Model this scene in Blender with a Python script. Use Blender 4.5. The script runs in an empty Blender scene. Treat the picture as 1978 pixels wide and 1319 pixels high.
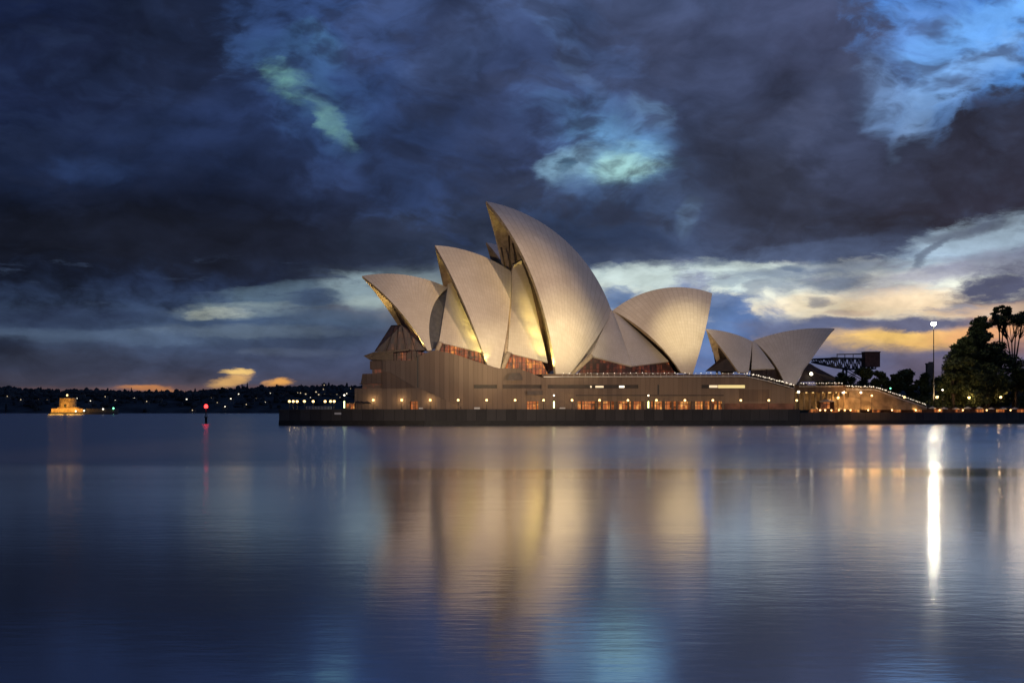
import bpy, bmesh, math, random
import numpy as np
from mathutils import Vector, Matrix, noise as mnoise

# ------------------------------------------------------------------ frame
F = 2568.0; CX = 989.0; HY = 793.0; EYE = 4.5          # photo focal length in its own pixels, horizon row, eye height
CAM = np.array([0.0, 0.0, EYE])
R_ = math.radians
scene = bpy.context.scene
col = scene.collection

cam = bpy.data.cameras.new('camera')
cam.sensor_width = 36.0
cam.lens = 36.0 * F / 1978.0
cam.shift_y = (HY - 659.5) / 1978.0
cam.clip_start = 0.5; cam.clip_end = 30000
camo = bpy.data.objects.new('camera', cam); col.objects.link(camo)
camo.location = (0, 0, EYE); camo.rotation_euler = (R_(90), 0, 0)
scene.camera = camo

scene.view_settings.view_transform = 'Standard'
scene.view_settings.look = 'None'
scene.view_settings.exposure = 0.0
scene.view_settings.gamma = 1.0
scene.cycles.use_denoising = True
scene.cycles.max_bounces = 6
scene.cycles.diffuse_bounces = 2
scene.cycles.glossy_bounces = 4
scene.cycles.sample_clamp_indirect = 6.0
scene.cycles.use_light_tree = True
scene.cycles.caustics_reflective = False
scene.cycles.caustics_refractive = False

def lin(c):
    r = []
    for v in c:
        v = v / 255.0
        r.append(v / 12.92 if v <= 0.04045 else ((v + 0.055) / 1.055) ** 2.4)
    return tuple(r) + (1.0,)

# ------------------------------------------------------------------ node helper
class NT:
    def __init__(s, tree): s.t = tree; s.n = tree.nodes; s.l = tree.links
    def new(s, typ, **kw):
        n = s.n.new(typ)
        for k, v in kw.items(): setattr(n, k, v)
        return n
    def put(s, sock, v):
        if isinstance(v, bpy.types.NodeSocket): s.l.new(v, sock)
        else: sock.default_value = v
    def math(s, op, a, b=0.0, c=None):
        n = s.new('ShaderNodeMath', operation=op)
        s.put(n.inputs[0], a); s.put(n.inputs[1], b)
        if c is not None: s.put(n.inputs[2], c)
        return n.outputs[0]
    def mix(s, f, a, b, mode='MIX'):
        n = s.new('ShaderNodeMix', data_type='RGBA', blend_type=mode)
        s.put(n.inputs[0], f); s.put(n.inputs[6], a); s.put(n.inputs[7], b)
        return n.outputs[2]
    def step(s, v, a, b, to0=0.0, to1=1.0):
        n = s.new('ShaderNodeMapRange', interpolation_type='SMOOTHSTEP')
        s.put(n.inputs[0], v); n.inputs[1].default_value = a; n.inputs[2].default_value = b
        n.inputs[3].default_value = to0; n.inputs[4].default_value = to1
        return n.outputs[0]
    def noise(s, vec, scale, detail=4, rough=0.5, dist=0.0):
        n = s.new('ShaderNodeTexNoise')
        s.put(n.inputs['Vector'], vec); n.inputs['Scale'].default_value = scale
        n.inputs['Detail'].default_value = detail; n.inputs['Roughness'].default_value = rough
        n.inputs['Distortion'].default_value = dist
        return n
    def vmath(s, op, a, b=None):
        n = s.new('ShaderNodeVectorMath', operation=op)
        s.put(n.inputs[0], a)
        if b is not None: s.put(n.inputs[1], b)
        return n
    def mapping(s, vec, loc=(0, 0, 0), rot=(0, 0, 0), scale=(1, 1, 1), typ='POINT'):
        n = s.new('ShaderNodeMapping', vector_type=typ)
        s.put(n.inputs[0], vec); n.inputs[1].default_value = loc
        n.inputs[2].default_value = rot; n.inputs[3].default_value = scale
        return n.outputs[0]

# ------------------------------------------------------------------ world: dawn sky with broken cloud
def sky_uv(px, py):
    az = math.atan((px - CX) / F)
    el = math.atan((HY - py) / F * math.cos(az))
    return CX + az * F, HY - el * F

def build_world():
    w = bpy.data.worlds.new('World'); scene.world = w; w.use_nodes = True
    t = NT(w.node_tree); t.n.clear()
    tc = t.new('ShaderNodeTexCoord')
    sep = t.new('ShaderNodeSeparateXYZ'); t.l.new(tc.outputs['Generated'], sep.inputs[0])
    az = t.math('ARCTAN2', sep.outputs[0], sep.outputs[1])
    el = t.math('ARCSINE', sep.outputs[2])
    U = t.math('MULTIPLY_ADD', az, F, CX)
    V = t.math('MULTIPLY_ADD', el, -F, HY)
    cb = t.new('ShaderNodeCombineXYZ'); t.l.new(U, cb.inputs[0]); t.l.new(V, cb.inputs[1])
    P = cb.outputs[0]
    # warps: soft and wide for the high cloud, finer and flatter near the horizon
    nA = t.noise(t.mapping(P, scale=(1, 1.25, 1), rot=(0, 0, R_(-20))), 0.0042, 4, 0.52)
    wA = t.vmath('MULTIPLY', t.vmath('SUBTRACT', nA.outputs['Color'], (0.5, 0.5, 0.5)).outputs[0], (150, 105, 0)).outputs[0]
    PA = t.vmath('ADD', P, wA).outputs[0]
    nB = t.noise(t.mapping(P, scale=(0.55, 1.5, 1)), 0.014, 6, 0.62)
    wB = t.vmath('MULTIPLY', t.vmath('SUBTRACT', nB.outputs['Color'], (0.5, 0.5, 0.5)).outputs[0], (100, 34, 0)).outputs[0]
    PB = t.vmath('ADD', P, wB).outputs[0]
    sB = t.new('ShaderNodeSeparateXYZ'); t.l.new(PB, sB.inputs[0])
    # base: two vertical ramps, dark western side and bright eastern side
    def ramp(stops):
        f = t.math('DIVIDE', t.math('ADD', sB.outputs[1], 400.0), 1250.0)
        r = t.new('ShaderNodeValToRGB'); t.l.new(f, r.inputs[0])
        e = r.color_ramp.elements
        st = sorted(stops)
        pos = [((HY - math.atan((HY - v) / F) * F) + 400) / 1250.0 for v, _ in st]
        while len(e) < len(st): e.new(0.5)
        for k, (p, (v, c)) in enumerate(zip(pos, st)): e[k].position = p
        for k, (p, (v, c)) in enumerate(zip(pos, st)): e[k].position = p; e[k].color = lin(c)
        return r.outputs[0]
    L = ramp([(793, (84, 70, 72)), (750, (72, 66, 76)), (715, (55, 62, 84)), (670, (58, 72, 98)), (625, (60, 78, 106)), (590, (46, 62, 92)),
              (550, (33, 46, 74)), (490, (24, 31, 50)), (435, (22, 28, 46)), (370, (29, 39, 66)),
              (220, (33, 46, 78)), (100, (31, 42, 70)), (-60, (27, 37, 62)), (-400, (30, 42, 72))])
    Rr = ramp([(793, (120, 104, 118)), (735, (98, 100, 130)), (690, (92, 102, 142)), (655, (100, 112, 150)),
               (622, (140, 146, 160)), (602, (222, 212, 190)), (565, (200, 210, 200)), (532, (165, 186, 192)),
               (512, (98, 116, 150)), (480, (64, 78, 108)), (420, (47, 55, 77)), (340, (45, 52, 72)),
               (240, (53, 63, 90)), (100, (60, 69, 98)), (0, (62, 74, 106)), (-400, (60, 80, 124))])
    nf = t.math('MULTIPLY_ADD', t.math('SUBTRACT', nA.outputs[0], 0.5), 500.0, U)
    c = t.mix(t.step(nf, 520, 1240), L, Rr); base0 = c
    # painter's list of cloud breaks and cloud banks: px, py, rx, ry, tilt, colour, strength, softness, warp
    A, B = PA, PB
    blobs = [
        # left high cloud
        (0, 60, 200, 160, 0, (18, 30, 66), .6, .9, A), (40, 440, 330, 130, 0, (10, 15, 29), .85, .9, A),
        (330, 100, 330, 90, -10, (24, 30, 50), .6, .9, A), (300, 300, 320, 70, -14, (33, 48, 84), .45, .9, A),
        (430, 470, 360, 60, 0, (26, 31, 47), .6, .9, A), (170, 325, 80, 24, 0, (42, 62, 104), .5, .95, A),
        (630, 60, 150, 110, 20, (50, 74, 122), .7, .9, A), (700, 230, 200, 120, 30, (52, 72, 118), .55, .9, A),
        (860, 420, 170, 90, 0, (34, 44, 64), .7, .9, A), (860, 200, 180, 170, 0, (48, 62, 98), .5, .9, A),
        (612, 95, 64, 38, 15, (80, 130, 168), .85, 1, A), (580, 165, 120, 70, 34, (58, 88, 138), .9, 1, A), (575, 160, 75, 48, 30, (70, 112, 152), .8, 1, A),
        (560, 160, 50, 25, 28, (126, 186, 168), .95, 1, B),
        (640, 232, 76, 34, 42, (74, 112, 156), .9, 1, A), (642, 236, 52, 18, 44, (132, 188, 184), .95, 1, B),
        # centre streaks and the cyan break
        (1170, 200, 280, 100, 54, (74, 96, 142), .6, 1, A), (650, 150, 240, 110, 52, (50, 74, 122), .55, 1, A),
        (1000, 120, 90, 200, -20, (60, 76, 118), .6, .9, A), (1065, 40, 70, 24, 50, (92, 122, 174), .45, 1, A),
        (1125, 150, 60, 18, 50, (94, 120, 162), .4, 1, A), (1150, 250, 130, 70, 30, (72, 96, 144), .7, .9, A),
        (1260, 225, 46, 30, 30, (116, 158, 200), .7, .9, A), (1195, 275, 130, 60, 26, (82, 118, 166), .85, 1, A), (1195, 288, 92, 46, 22, (104, 154, 200), .85, 1, A),
        (1108, 322, 56, 38, 0, (136, 178, 206), .85, 1, A), (1212, 320, 72, 32, -6, (138, 190, 218), .9, 1, B),
        (1205, 326, 54, 23, -4, (176, 228, 228), .95, 1, B), (1082, 320, 16, 13, -30, (66, 96, 124), .9, .7, B),
        (1140, 372, 60, 26, 20, (88, 122, 164), .7, .9, B), (1200, 385, 150, 34, 6, (64, 84, 122), .7, .9, B),
        (1180, 440, 150, 62, 0, (48, 66, 100), .8, .8, A), (1318, 410, 60, 50, 40, (84, 108, 150), .6, 1, A), (1330, 425, 16, 30, 20, (124, 158, 194), .6, 1, A),
        (1430, 370, 170, 100, 0, (41, 46, 62), .7, .9, A), (1560, 60, 160, 120, 0, (57, 63, 90), .6, .9, A),
        (1600, 430, 220, 70, 0, (44, 50, 68), .7, .9, A), (1640, 490, 190, 26, -6, (76, 92, 124), .7, .9, B),
        (1260, 500, 150, 26, 4, (60, 74, 104), .7, .8, B),
        # clear blue break at the upper right
        (1925, 30, 190, 150, 20, (82, 142, 224), 1, .85, A), (1800, 110, 110, 80, -60, (96, 138, 200), .8, 1, A),
        (1790, 190, 90, 54, -60, (104, 150, 212), .9, .9, A), (1715, 195, 60, 44, 60, (120, 156, 206), .8, 1, A),
        (1742, 262, 28, 50, 20, (116, 146, 188), .75, 1, A), (1960, 90, 100, 90, 0, (92, 154, 230), .9, .9, A),
        (1890, 60, 120, 46, -24, (112, 172, 242), .7, 1, A), (1850, 140, 110, 36, -30, (128, 172, 226), .55, 1, A),
        (1900, 262, 150, 74, -16, (40, 45, 64), 1, .6, A), (1840, 340, 200, 80, -8, (40, 44, 60), 1, .75, A),
        (1930, 290, 150, 90, -14, (35, 40, 57), 1, .6, A), (1960, 205, 70, 40, 0, (46, 52, 72), .9, .7, A), (1980, 350, 160, 110, 0, (40, 44, 62), .8, .8, A),
        (1650, 300, 90, 60, 30, (64, 74, 104), .6, 1, A), (1350, 150, 160, 60, -30, (66, 78, 112), .5, 1, A), (1480, 230, 160, 50, -24, (44, 50, 70), .6, 1, A),
        (1620, 180, 120, 40, -40, (72, 82, 112), .5, 1, A), (760, 330, 160, 60, -20, (40, 54, 88), .5, 1, A), (930, 60, 140, 50, -40, (66, 84, 124), .5, 1, A),
        (450, 220, 160, 50, -30, (40, 56, 96), .5, 1, A), (760, 30, 120, 40, -50, (60, 78, 120), .5, 1, A),
        # breaks above the right horizon
        (1600, 570, 480, 48, 0, (224, 226, 210), 1, .75, B), (1320, 538, 240, 26, 0, (206, 224, 222), .95, .7, B), (1700, 592, 260, 24, 0, (234, 216, 184), .85, .9, B), (1500, 530, 90, 10, 0, (110, 126, 150), .8, .9, B), (1400, 545, 60, 8, 0, (140, 156, 170), .8, .9, B), (1660, 520, 110, 10, -2, (116, 130, 152), .8, .9, B), (1740, 555, 80, 8, 0, (160, 158, 164), .7, .9, B),
        (1900, 465, 140, 36, -10, (164, 188, 208), .95, .7, B), (1870, 448, 70, 9, -10, (96, 108, 128), .85, .8, B),
        (1800, 490, 44, 8, -40, (92, 106, 128), .8, .8, B), (1810, 530, 170, 12, -3, (150, 152, 168), .85, .9, B),
        (1930, 510, 90, 22, -6, (124, 130, 152), .8, .9, B), (1600, 545, 62, 19, 0, (104, 118, 140), .9, .8, B),
        (1520, 552, 46, 17, -10, (124, 138, 154), .85, .85, B), (1460, 558, 30, 10, -20, (130, 142, 156), .8, .8, B),
        (1690, 562, 54, 13, -8, (150, 150, 158), .8, .85, B), (1575, 584, 22, 9, 0, (146, 146, 152), .8, .8, B),
        (1640, 603, 46, 6, 0, (170, 152, 146), .8, .8, B), (1530, 520, 26, 6, 0, (92, 110, 136), .8, .8, B),
        (1760, 585, 120, 26, 0, (236, 208, 172), .7, .9, B), (1950, 560, 95, 44, -4, (76, 84, 110), 1, .6, B),
        (1930, 600, 120, 14, 0, (206, 176, 150), .8, .8, B),
        # cumulus heads behind the roofs
        (1196, 582, 34, 30, 0, (116, 138, 174), 1, .45, B), (1335, 556, 46, 32, 0, (138, 148, 176), .95, .5, B),
        (1395, 592, 52, 34, 10, (112, 134, 174), 1, .25, B), (1440, 622, 52, 22, 12, (98, 124, 168), 1, .35, B),
        (1390, 670, 130, 70, 0, (78, 108, 158), .9, .8, A), (1240, 640, 160, 60, 0, (92, 120, 164), .8, .7, A),
        # long streak, orange dawn band and the violet bank under it
        (1690, 658, 180, 30, 0, (240, 196, 128), 1, .6, B), (1760, 656, 130, 17, 0, (252, 206, 122), 1, .7, B),
        (1880, 640, 110, 20, -8, (240, 182, 122), .9, .8, B), (1950, 650, 90, 30, 0, (236, 170, 124), .7, .8, B),
        (1720, 625, 190, 13, 1, (98, 104, 132), 1, .5, B), (1540, 632, 110, 18, 0, (96, 108, 142), .95, .7, B),
        (1700, 705, 260, 28, 0, (102, 106, 138), .95, .6, B), (1530, 690, 160, 34, 0, (94, 108, 146), .8, .8, B),
        (1870, 700, 120, 30, 0, (118, 112, 136), .7, .8, B),
        # left horizon breaks
        (540, 568, 110, 18, -4, (90, 112, 130), .7, 1, B), (690, 562, 64, 26, 0, (142, 164, 174), .9, 1, B),
        (715, 585, 36, 14, 0, (156, 174, 174), .8, 1, B), (470, 600, 110, 12, -3, (122, 138, 142), .75, 1, B),
        (420, 606, 54, 8, -3, (150, 158, 150), .8, .8, B), (612, 575, 52, 17, 0, (62, 80, 108), .95, .6, B),
        (640, 612, 130, 18, 0, (78, 100, 128), .7, .9, B), (180, 650, 240, 13, 0, (78, 96, 122), .8, .9, B),
        (60, 612, 200, 16, 0, (40, 52, 80), .7, .9, B), (10, 668, 60, 14, 0, (28, 36, 56), .8, .8, B),
        (480, 640, 160, 12, 0, (92, 108, 126), .7, .9, B), (560, 682, 90, 8, 0, (86, 98, 118), .6, .9, B),
        (120, 715, 220, 40, 0, (46, 50, 66), .6, .9, B), (610, 715, 130, 40, 0, (64, 74, 102), .5, .9, B),
        (438, 735, 36, 11, -14, (190, 148, 94), 1, .6, B), (452, 718, 30, 4, -2, (206, 170, 104), 1, .7, B),
        (546, 741, 30, 8, 0, (222, 160, 88), 1, .6, B), (290, 752, 54, 6, 3, (180, 118, 66), 1, .8, B),
        (420, 762, 420, 14, 0, (112, 78, 70), .5, .9, B),
    ]
    nE = t.noise(t.mapping(PA, scale=(.9, 1.7, 1), rot=(0, 0, R_(-32))), 0.016, 5, 0.58)
    nF = t.noise(t.mapping(PB, scale=(.5, 1.6, 1)), 0.022, 7, 0.66)
    EA = t.math('MULTIPLY', t.math('SUBTRACT', nE.outputs[0], .5), 4.6)
    EB = t.math('MULTIPLY', t.math('SUBTRACT', nF.outputs[0], .5), 3.6)
    for (px, py, rx, ry, rot, cc, st, soft, wp) in blobs:
        u, v = sky_uv(px, py)
        wq = t.new('ShaderNodeVectorMath', operation='MULTIPLY_ADD')      # keeps the layers in order
        t.put(wq.inputs[0], c); wq.inputs[1].default_value = (1e-7, 1e-7, 0); t.put(wq.inputs[2], wp)
        dv = t.vmath('SUBTRACT', wq.outputs[0], (u, v, 0)).outputs[0]
        ca, sa = math.cos(R_(rot)), math.sin(R_(rot))
        x = t.vmath('DOT_PRODUCT', dv, (ca / rx, sa / rx, 0)).outputs['Value']
        y = t.vmath('DOT_PRODUCT', dv, (-sa / ry, ca / ry, 0)).outputs['Value']
        d2 = t.math('ADD', t.math('MULTIPLY_ADD', x, x, t.math('MULTIPLY', y, y)), EA if wp is A else EB)
        f = t.step(d2, (1.0 + 0.55 * soft) ** 2, max(0.0, 1.0 - 0.95 * soft) ** 2 - .15 * soft, 0.0, st)
        c = t.mix(f, c, lin(cc))
    nV = t.noise(t.mapping(PA, scale=(.8, 1.6, 1), rot=(0, 0, R_(-28))), 0.011, 4, 0.55, .2)
    up_ = t.step(V, 500, 430)
    fv = t.math('MULTIPLY', t.math('MULTIPLY', t.step(nV.outputs[0], .46, .66), up_), .75)
    c = t.mix(fv, c, base0)
    nW = t.noise(t.mapping(PB, scale=(.35, 2.0, 1)), 0.016, 7, 0.62)
    lo_ = t.math('MULTIPLY', t.step(V, 490, 525), t.step(V, 640, 600))
    fw = t.math('MULTIPLY', t.math('MULTIPLY', t.step(nW.outputs[0], .54, .70), lo_), .75)
    c = t.mix(fw, c, t.mix(t.step(U, 600, 1700), lin((54, 68, 94)), lin((132, 138, 156))))
    # cloud texture: broad mottling plus fine wisps
    nC = t.noise(t.mapping(PA, scale=(0.8, 1.5, 1), rot=(0, 0, R_(-25))), 0.010, 5, 0.56)
    nD = t.noise(t.mapping(P, scale=(0.6, 1.3, 1), rot=(0, 0, R_(-12))), 0.0035, 3, 0.5)
    g = t.math('MULTIPLY_ADD', t.math('SUBTRACT', nC.outputs[0], 0.5), 1.5, 1.0)
    g2 = t.math('MULTIPLY_ADD', t.math('SUBTRACT', nD.outputs[0], 0.5), 1.7, 1.0)
    gg = t.math('MAXIMUM', t.math('MULTIPLY', g, g2), .35)
    cg = t.new('ShaderNodeCombineXYZ')
    for i in range(3): t.l.new(gg, cg.inputs[i])
    c = t.mix(1.0, c, cg.outputs[0], 'MULTIPLY')
    # the clear dawn sky itself, very weak, over everything
    sk = t.new('ShaderNodeTexSky', sky_type='NISHITA'); sk.sun_disc = False
    sk.sun_elevation = R_(1.0); sk.sun_rotation = R_(24); sk.air_density = 1.0
    sb = t.new('ShaderNodeBackground'); t.l.new(sk.outputs[0], sb.inputs[0]); sb.inputs[1].default_value = 0.0012
    bg = t.new('ShaderNodeBackground'); t.l.new(c, bg.inputs[0]); bg.inputs[1].default_value = 1.0
    ad = t.new('ShaderNodeAddShader'); t.l.new(bg.outputs[0], ad.inputs[0]); t.l.new(sb.outputs[0], ad.inputs[1])
    out = t.new('ShaderNodeOutputWorld'); t.l.new(ad.outputs[0], out.inputs[0])
    w.cycles.sampling_method = 'MANUAL'; w.cycles.sample_map_resolution = 512
build_world()

sun = bpy.data.lights.new('sun', 'SUN'); sun.energy = 0.03; sun.angle = R_(10); sun.color = (1, .8, .6)
suno = bpy.data.objects.new('sun', sun); col.objects.link(suno)
suno.rotation_euler = Vector((-math.sin(R_(24)), -math.cos(R_(24)), -math.tan(R_(2)))).to_track_quat('-Z', 'Y').to_euler()

# floodlights on the wharf buildings behind and beside the camera, aimed across the water at the roofs
def spot(loc, aim, watts, deg, blend=1.0, color=(1, .80, .55), rad=2.0):
    l = bpy.data.lights.new('floodlight', 'SPOT'); l.energy = watts; l.spot_size = R_(deg); l.spot_blend = blend
    l.color = color; l.shadow_soft_size = rad
    o = bpy.data.objects.new('floodlight', l); col.objects.link(o); o.location = loc
    o.rotation_euler = (Vector(aim) - Vector(loc)).to_track_quat('-Z', 'Y').to_euler()
    return o
def P(px, py, Y): return np.array([(px - CX) / F * Y, Y, EYE + (HY - py) / F * Y])
FL = (-75, -40, 18); FR = (110, -40, 20)
WARM = (1, .66, .36); GOLD = (1, .80, .42)
KEY = (360, 30, 16)
spot(KEY, P(930, 600, 432), 6.2e6, 7.6, .8, WARM)
spot(FL, P(1060, 590, 440), 1.6e6, 21, 1.0, WARM)
spot(FR, P(1096, 650, 425), 5.6e6, 4.4, 1.0, GOLD)
spot(FR, P(1090, 660, 425), 4.4e6, 2.6, 1.0, GOLD)
spot(FL, P(945, 690, 425), 5.0e6, 3.6, 1.0, GOLD)
spot(FL, P(1322, 640, 450), 1.0e7, 2.9, 1.0, GOLD)
spot(FL, P(1290, 630, 450), 3.2e6, 6.5, 1.0, WARM)
spot(FL, P(1490, 690, 430), 1.3e6, 6.0, 1.0, WARM)
spot(FR, P(1130, 755, 415), 0.8e6, 26, 0.8, (1, .84, .70))
spot(FL, P(930, 745, 412), 0.9e6, 9, 1.0, (1, .80, .58))

# ------------------------------------------------------------------ mesh helpers
class MB:
    def __init__(s): s.v = []; s.f = []; s.m = []; s.uv = {}; s.sm = []
    def quad(s, a, b, c, d, m=0):
        n = len(s.v); s.v += [tuple(a), tuple(b), tuple(c), tuple(d)]; s.f.append((n, n + 1, n + 2, n + 3)); s.m.append(m); s.sm.append(False)
    def poly(s, pts, m=0):
        n = len(s.v); s.v += [tuple(p) for p in pts]; s.f.append(tuple(range(n, n + len(pts)))); s.m.append(m); s.sm.append(False)
    def box(s, x0, y0, z0, x1, y1, z1, m=0):
        s.prism([(x0, y0), (x1, y0), (x1, y1), (x0, y1)], z0, z1, m)
    def prism(s, xy, z0, z1, m=0):
        n = len(s.v); k = len(xy)
        s.v += [(x, y, z0) for x, y in xy] + [(x, y, z1) for x, y in xy]
        fs = [tuple(range(n + k - 1, n - 1, -1)), tuple(range(n + k, n + 2 * k))]
        fs += [(n + i, n + (i + 1) % k, n + k + (i + 1) % k, n + k + i) for i in range(k)]
        s.f += fs; s.m += [m] * len(fs); s.sm += [False] * len(fs)
    def slab(s, front, vec, m=0):
        n = len(s.v); k = len(front); vec = np.array(vec)
        s.v += [tuple(p) for p in front] + [tuple(np.array(p) + vec) for p in front]
        fs = [tuple(range(n, n + k)), tuple(range(n + 2 * k - 1, n + k - 1, -1))]
        fs += [(n + (i + 1) % k, n + i, n + k + i, n + k + (i + 1) % k) for i in range(k)]
        s.f += fs; s.m += [m] * len(fs); s.sm += [False] * len(fs)
    def tube(s, pts, rad, seg=8, m=0, smooth=True, cap=True):
        pts = [Vector(p) for p in pts]
        if not isinstance(rad, (list, tuple)): rad = [rad] * len(pts)
        n0 = len(s.v)
        for i, p in enumerate(pts):
            d = (pts[min(i + 1, len(pts) - 1)] - pts[max(i - 1, 0)]).normalized()
            a = d.orthogonal().normalized() if abs(d.z) < .99 else Vector((1, 0, 0)); b = d.cross(a)
            for j in range(seg):
                q = p + (a * math.cos(2 * math.pi * j / seg) + b * math.sin(2 * math.pi * j / seg)) * rad[i]
                s.v.append(tuple(q))
        for i in range(len(pts) - 1):
            for j in range(seg):
                a = n0 + i * seg + j; b = n0 + i * seg + (j + 1) % seg
                s.f.append((a, b, b + seg, a + seg)); s.m.append(m); s.sm.append(smooth)
        if cap:
            s.f.append(tuple(n0 + j for j in reversed(range(seg)))); s.m.append(m); s.sm.append(False)
            e = n0 + (len(pts) - 1) * seg
            s.f.append(tuple(e + j for j in range(seg))); s.m.append(m); s.sm.append(False)
    def lathe(s, prof, c=(0, 0, 0), seg=12, m=0):
        s.tube_like = True
        n0 = len(s.v)
        for r, z in prof:
            for j in range(seg):
                s.v.append((c[0] + r * math.cos(2 * math.pi * j / seg), c[1] + r * math.sin(2 * math.pi * j / seg), c[2] + z))
        for i in range(len(prof) - 1):
            for j in range(seg):
                a = n0 + i * seg + j; b = n0 + i * seg + (j + 1) % seg
                s.f.append((a, b, b + seg, a + seg)); s.m.append(m); s.sm.append(True)
    def ball(s, c, r, seg=12, rings=8, m=0):
        s.lathe([(max(1e-4, r * math.sin(math.pi * i / rings)), -r * math.cos(math.pi * i / rings)) for i in range(rings + 1)], c, seg, m)
    def grid(s, G, m=0, flip=False, uvs=True, smooth=True):
        nu, nv = G.shape[0], G.shape[1]; n0 = len(s.v)
        for i in range(nu):
            for j in range(nv): s.v.append(tuple(G[i, j]))
        for i in range(nu - 1):
            for j in range(nv - 1):
                q = [n0 + i * nv + j, n0 + (i + 1) * nv + j, n0 + (i + 1) * nv + j + 1, n0 + i * nv + j + 1]
                w = [(i / (nu - 1), j / (nv - 1)), ((i + 1) / (nu - 1), j / (nv - 1)), ((i + 1) / (nu - 1), (j + 1) / (nv - 1)), (i / (nu - 1), (j + 1) / (nv - 1))]
                if flip: q = q[::-1]; w = w[::-1]
                s.uv[len(s.f)] = w
                s.f.append(tuple(q)); s.m.append(m); s.sm.append(smooth)
    def build(s, name, mats, parent=None, loc=None, fixn=True):
        me = bpy.data.meshes.new(name); me.from_pydata([tuple(map(float, v)) for v in s.v], [], s.f); me.update()
        if not isinstance(mats, (list, tuple)): mats = [mats]
        for mt in mats: me.materials.append(mt)
        me.polygons.foreach_set('material_index', s.m)
        me.polygons.foreach_set('use_smooth', s.sm)
        if s.uv:
            ul = me.uv_layers.new(name='UVMap')
            for p in me.polygons:
                if p.index in s.uv:
                    for k, li in enumerate(p.loop_indices): ul.data[li].uv = s.uv[p.index][k]
        if fixn and not s.uv:
            bm = bmesh.new(); bm.from_mesh(me); bmesh.ops.recalc_face_normals(bm, faces=bm.faces[:]); bm.to_mesh(me); bm.free()
        o = bpy.data.objects.new(name, me); col.objects.link(o)
        if parent is not None: o.parent = parent
        if loc is not None: o.location = loc
        return o

def empty(name, loc=(0, 0, 0), label=None, cat=None, group=None):
    o = bpy.data.objects.new(name, None); col.objects.link(o); o.location = loc
    o.empty_display_size = 0.5
    return tag(o, label, cat, group)
def tag(o, label=None, cat=None, group=None, kind=None):
    if label: o['label'] = label
    if cat: o['category'] = cat
    if group: o['group'] = group
    if kind: o['kind'] = kind
    return o
def kids(o): return [c for c in col.objects if c.parent == o]
def copy_tree(o, parent=None):
    c = o.copy(); col.objects.link(c)
    if parent is not None: c.parent = parent
    for k in kids(o): copy_tree(k, c)
    return c
ORD = ['zero', 'first', 'second', 'third', 'fourth', 'fifth', 'sixth', 'seventh', 'eighth', 'ninth', 'tenth', 'eleventh', 'twelfth',
       'thirteenth', 'fourteenth', 'fifteenth', 'sixteenth', 'seventeenth', 'eighteenth', 'nineteenth', 'twentieth']
TENS = ['', '', 'twenty', 'thirty', 'forty', 'fifty', 'sixty']
def ordw(n):
    if n <= 20: return ORD[n]
    return (TENS[n // 10] + '-' + ORD[n % 10]) if n % 10 else TENS[n // 10][:-1] + 'ieth'

# ------------------------------------------------------------------ materials
def mat(name, color, rough=0.7, spec=0.4, metal=0.0, emit=None, estr=0.0, var=0.0, vscale=0.3, bump=0.0, bscale=4.0):
    m = bpy.data.materials.new(name); m.use_nodes = True
    t = NT(m.node_tree); b = t.n['Principled BSDF']
    b.inputs['Roughness'].default_value = rough; b.inputs['Specular IOR Level'].default_value = spec
    b.inputs['Metallic'].default_value = metal
    cc = tuple(color) + (1,)
    b.inputs['Base Color'].default_value = cc
    tc = t.new('ShaderNodeTexCoord')
    if var > 0:
        n = t.noise(tc.outputs['Object'], vscale, 5, .6)
        lo = tuple(c * (1 - var) for c in color) + (1,); hi = tuple(min(1, c * (1 + var)) for c in color) + (1,)
        t.put(b.inputs['Base Color'], t.mix(t.step(n.outputs[0], .3, .7), lo, hi))
    if bump > 0:
        n2 = t.noise(tc.outputs['Object'], bscale, 4, .6)
        bn = t.new('ShaderNodeBump'); bn.inputs['Strength'].default_value = bump; t.l.new(n2.outputs[0], bn.inputs['Height'])
        t.l.new(bn.outputs[0], b.inputs['Normal'])
    if emit:
        b.inputs['Emission Color'].default_value = tuple(emit) + (1,); b.inputs['Emission Strength'].default_value = estr
    return m
M = {}
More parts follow.
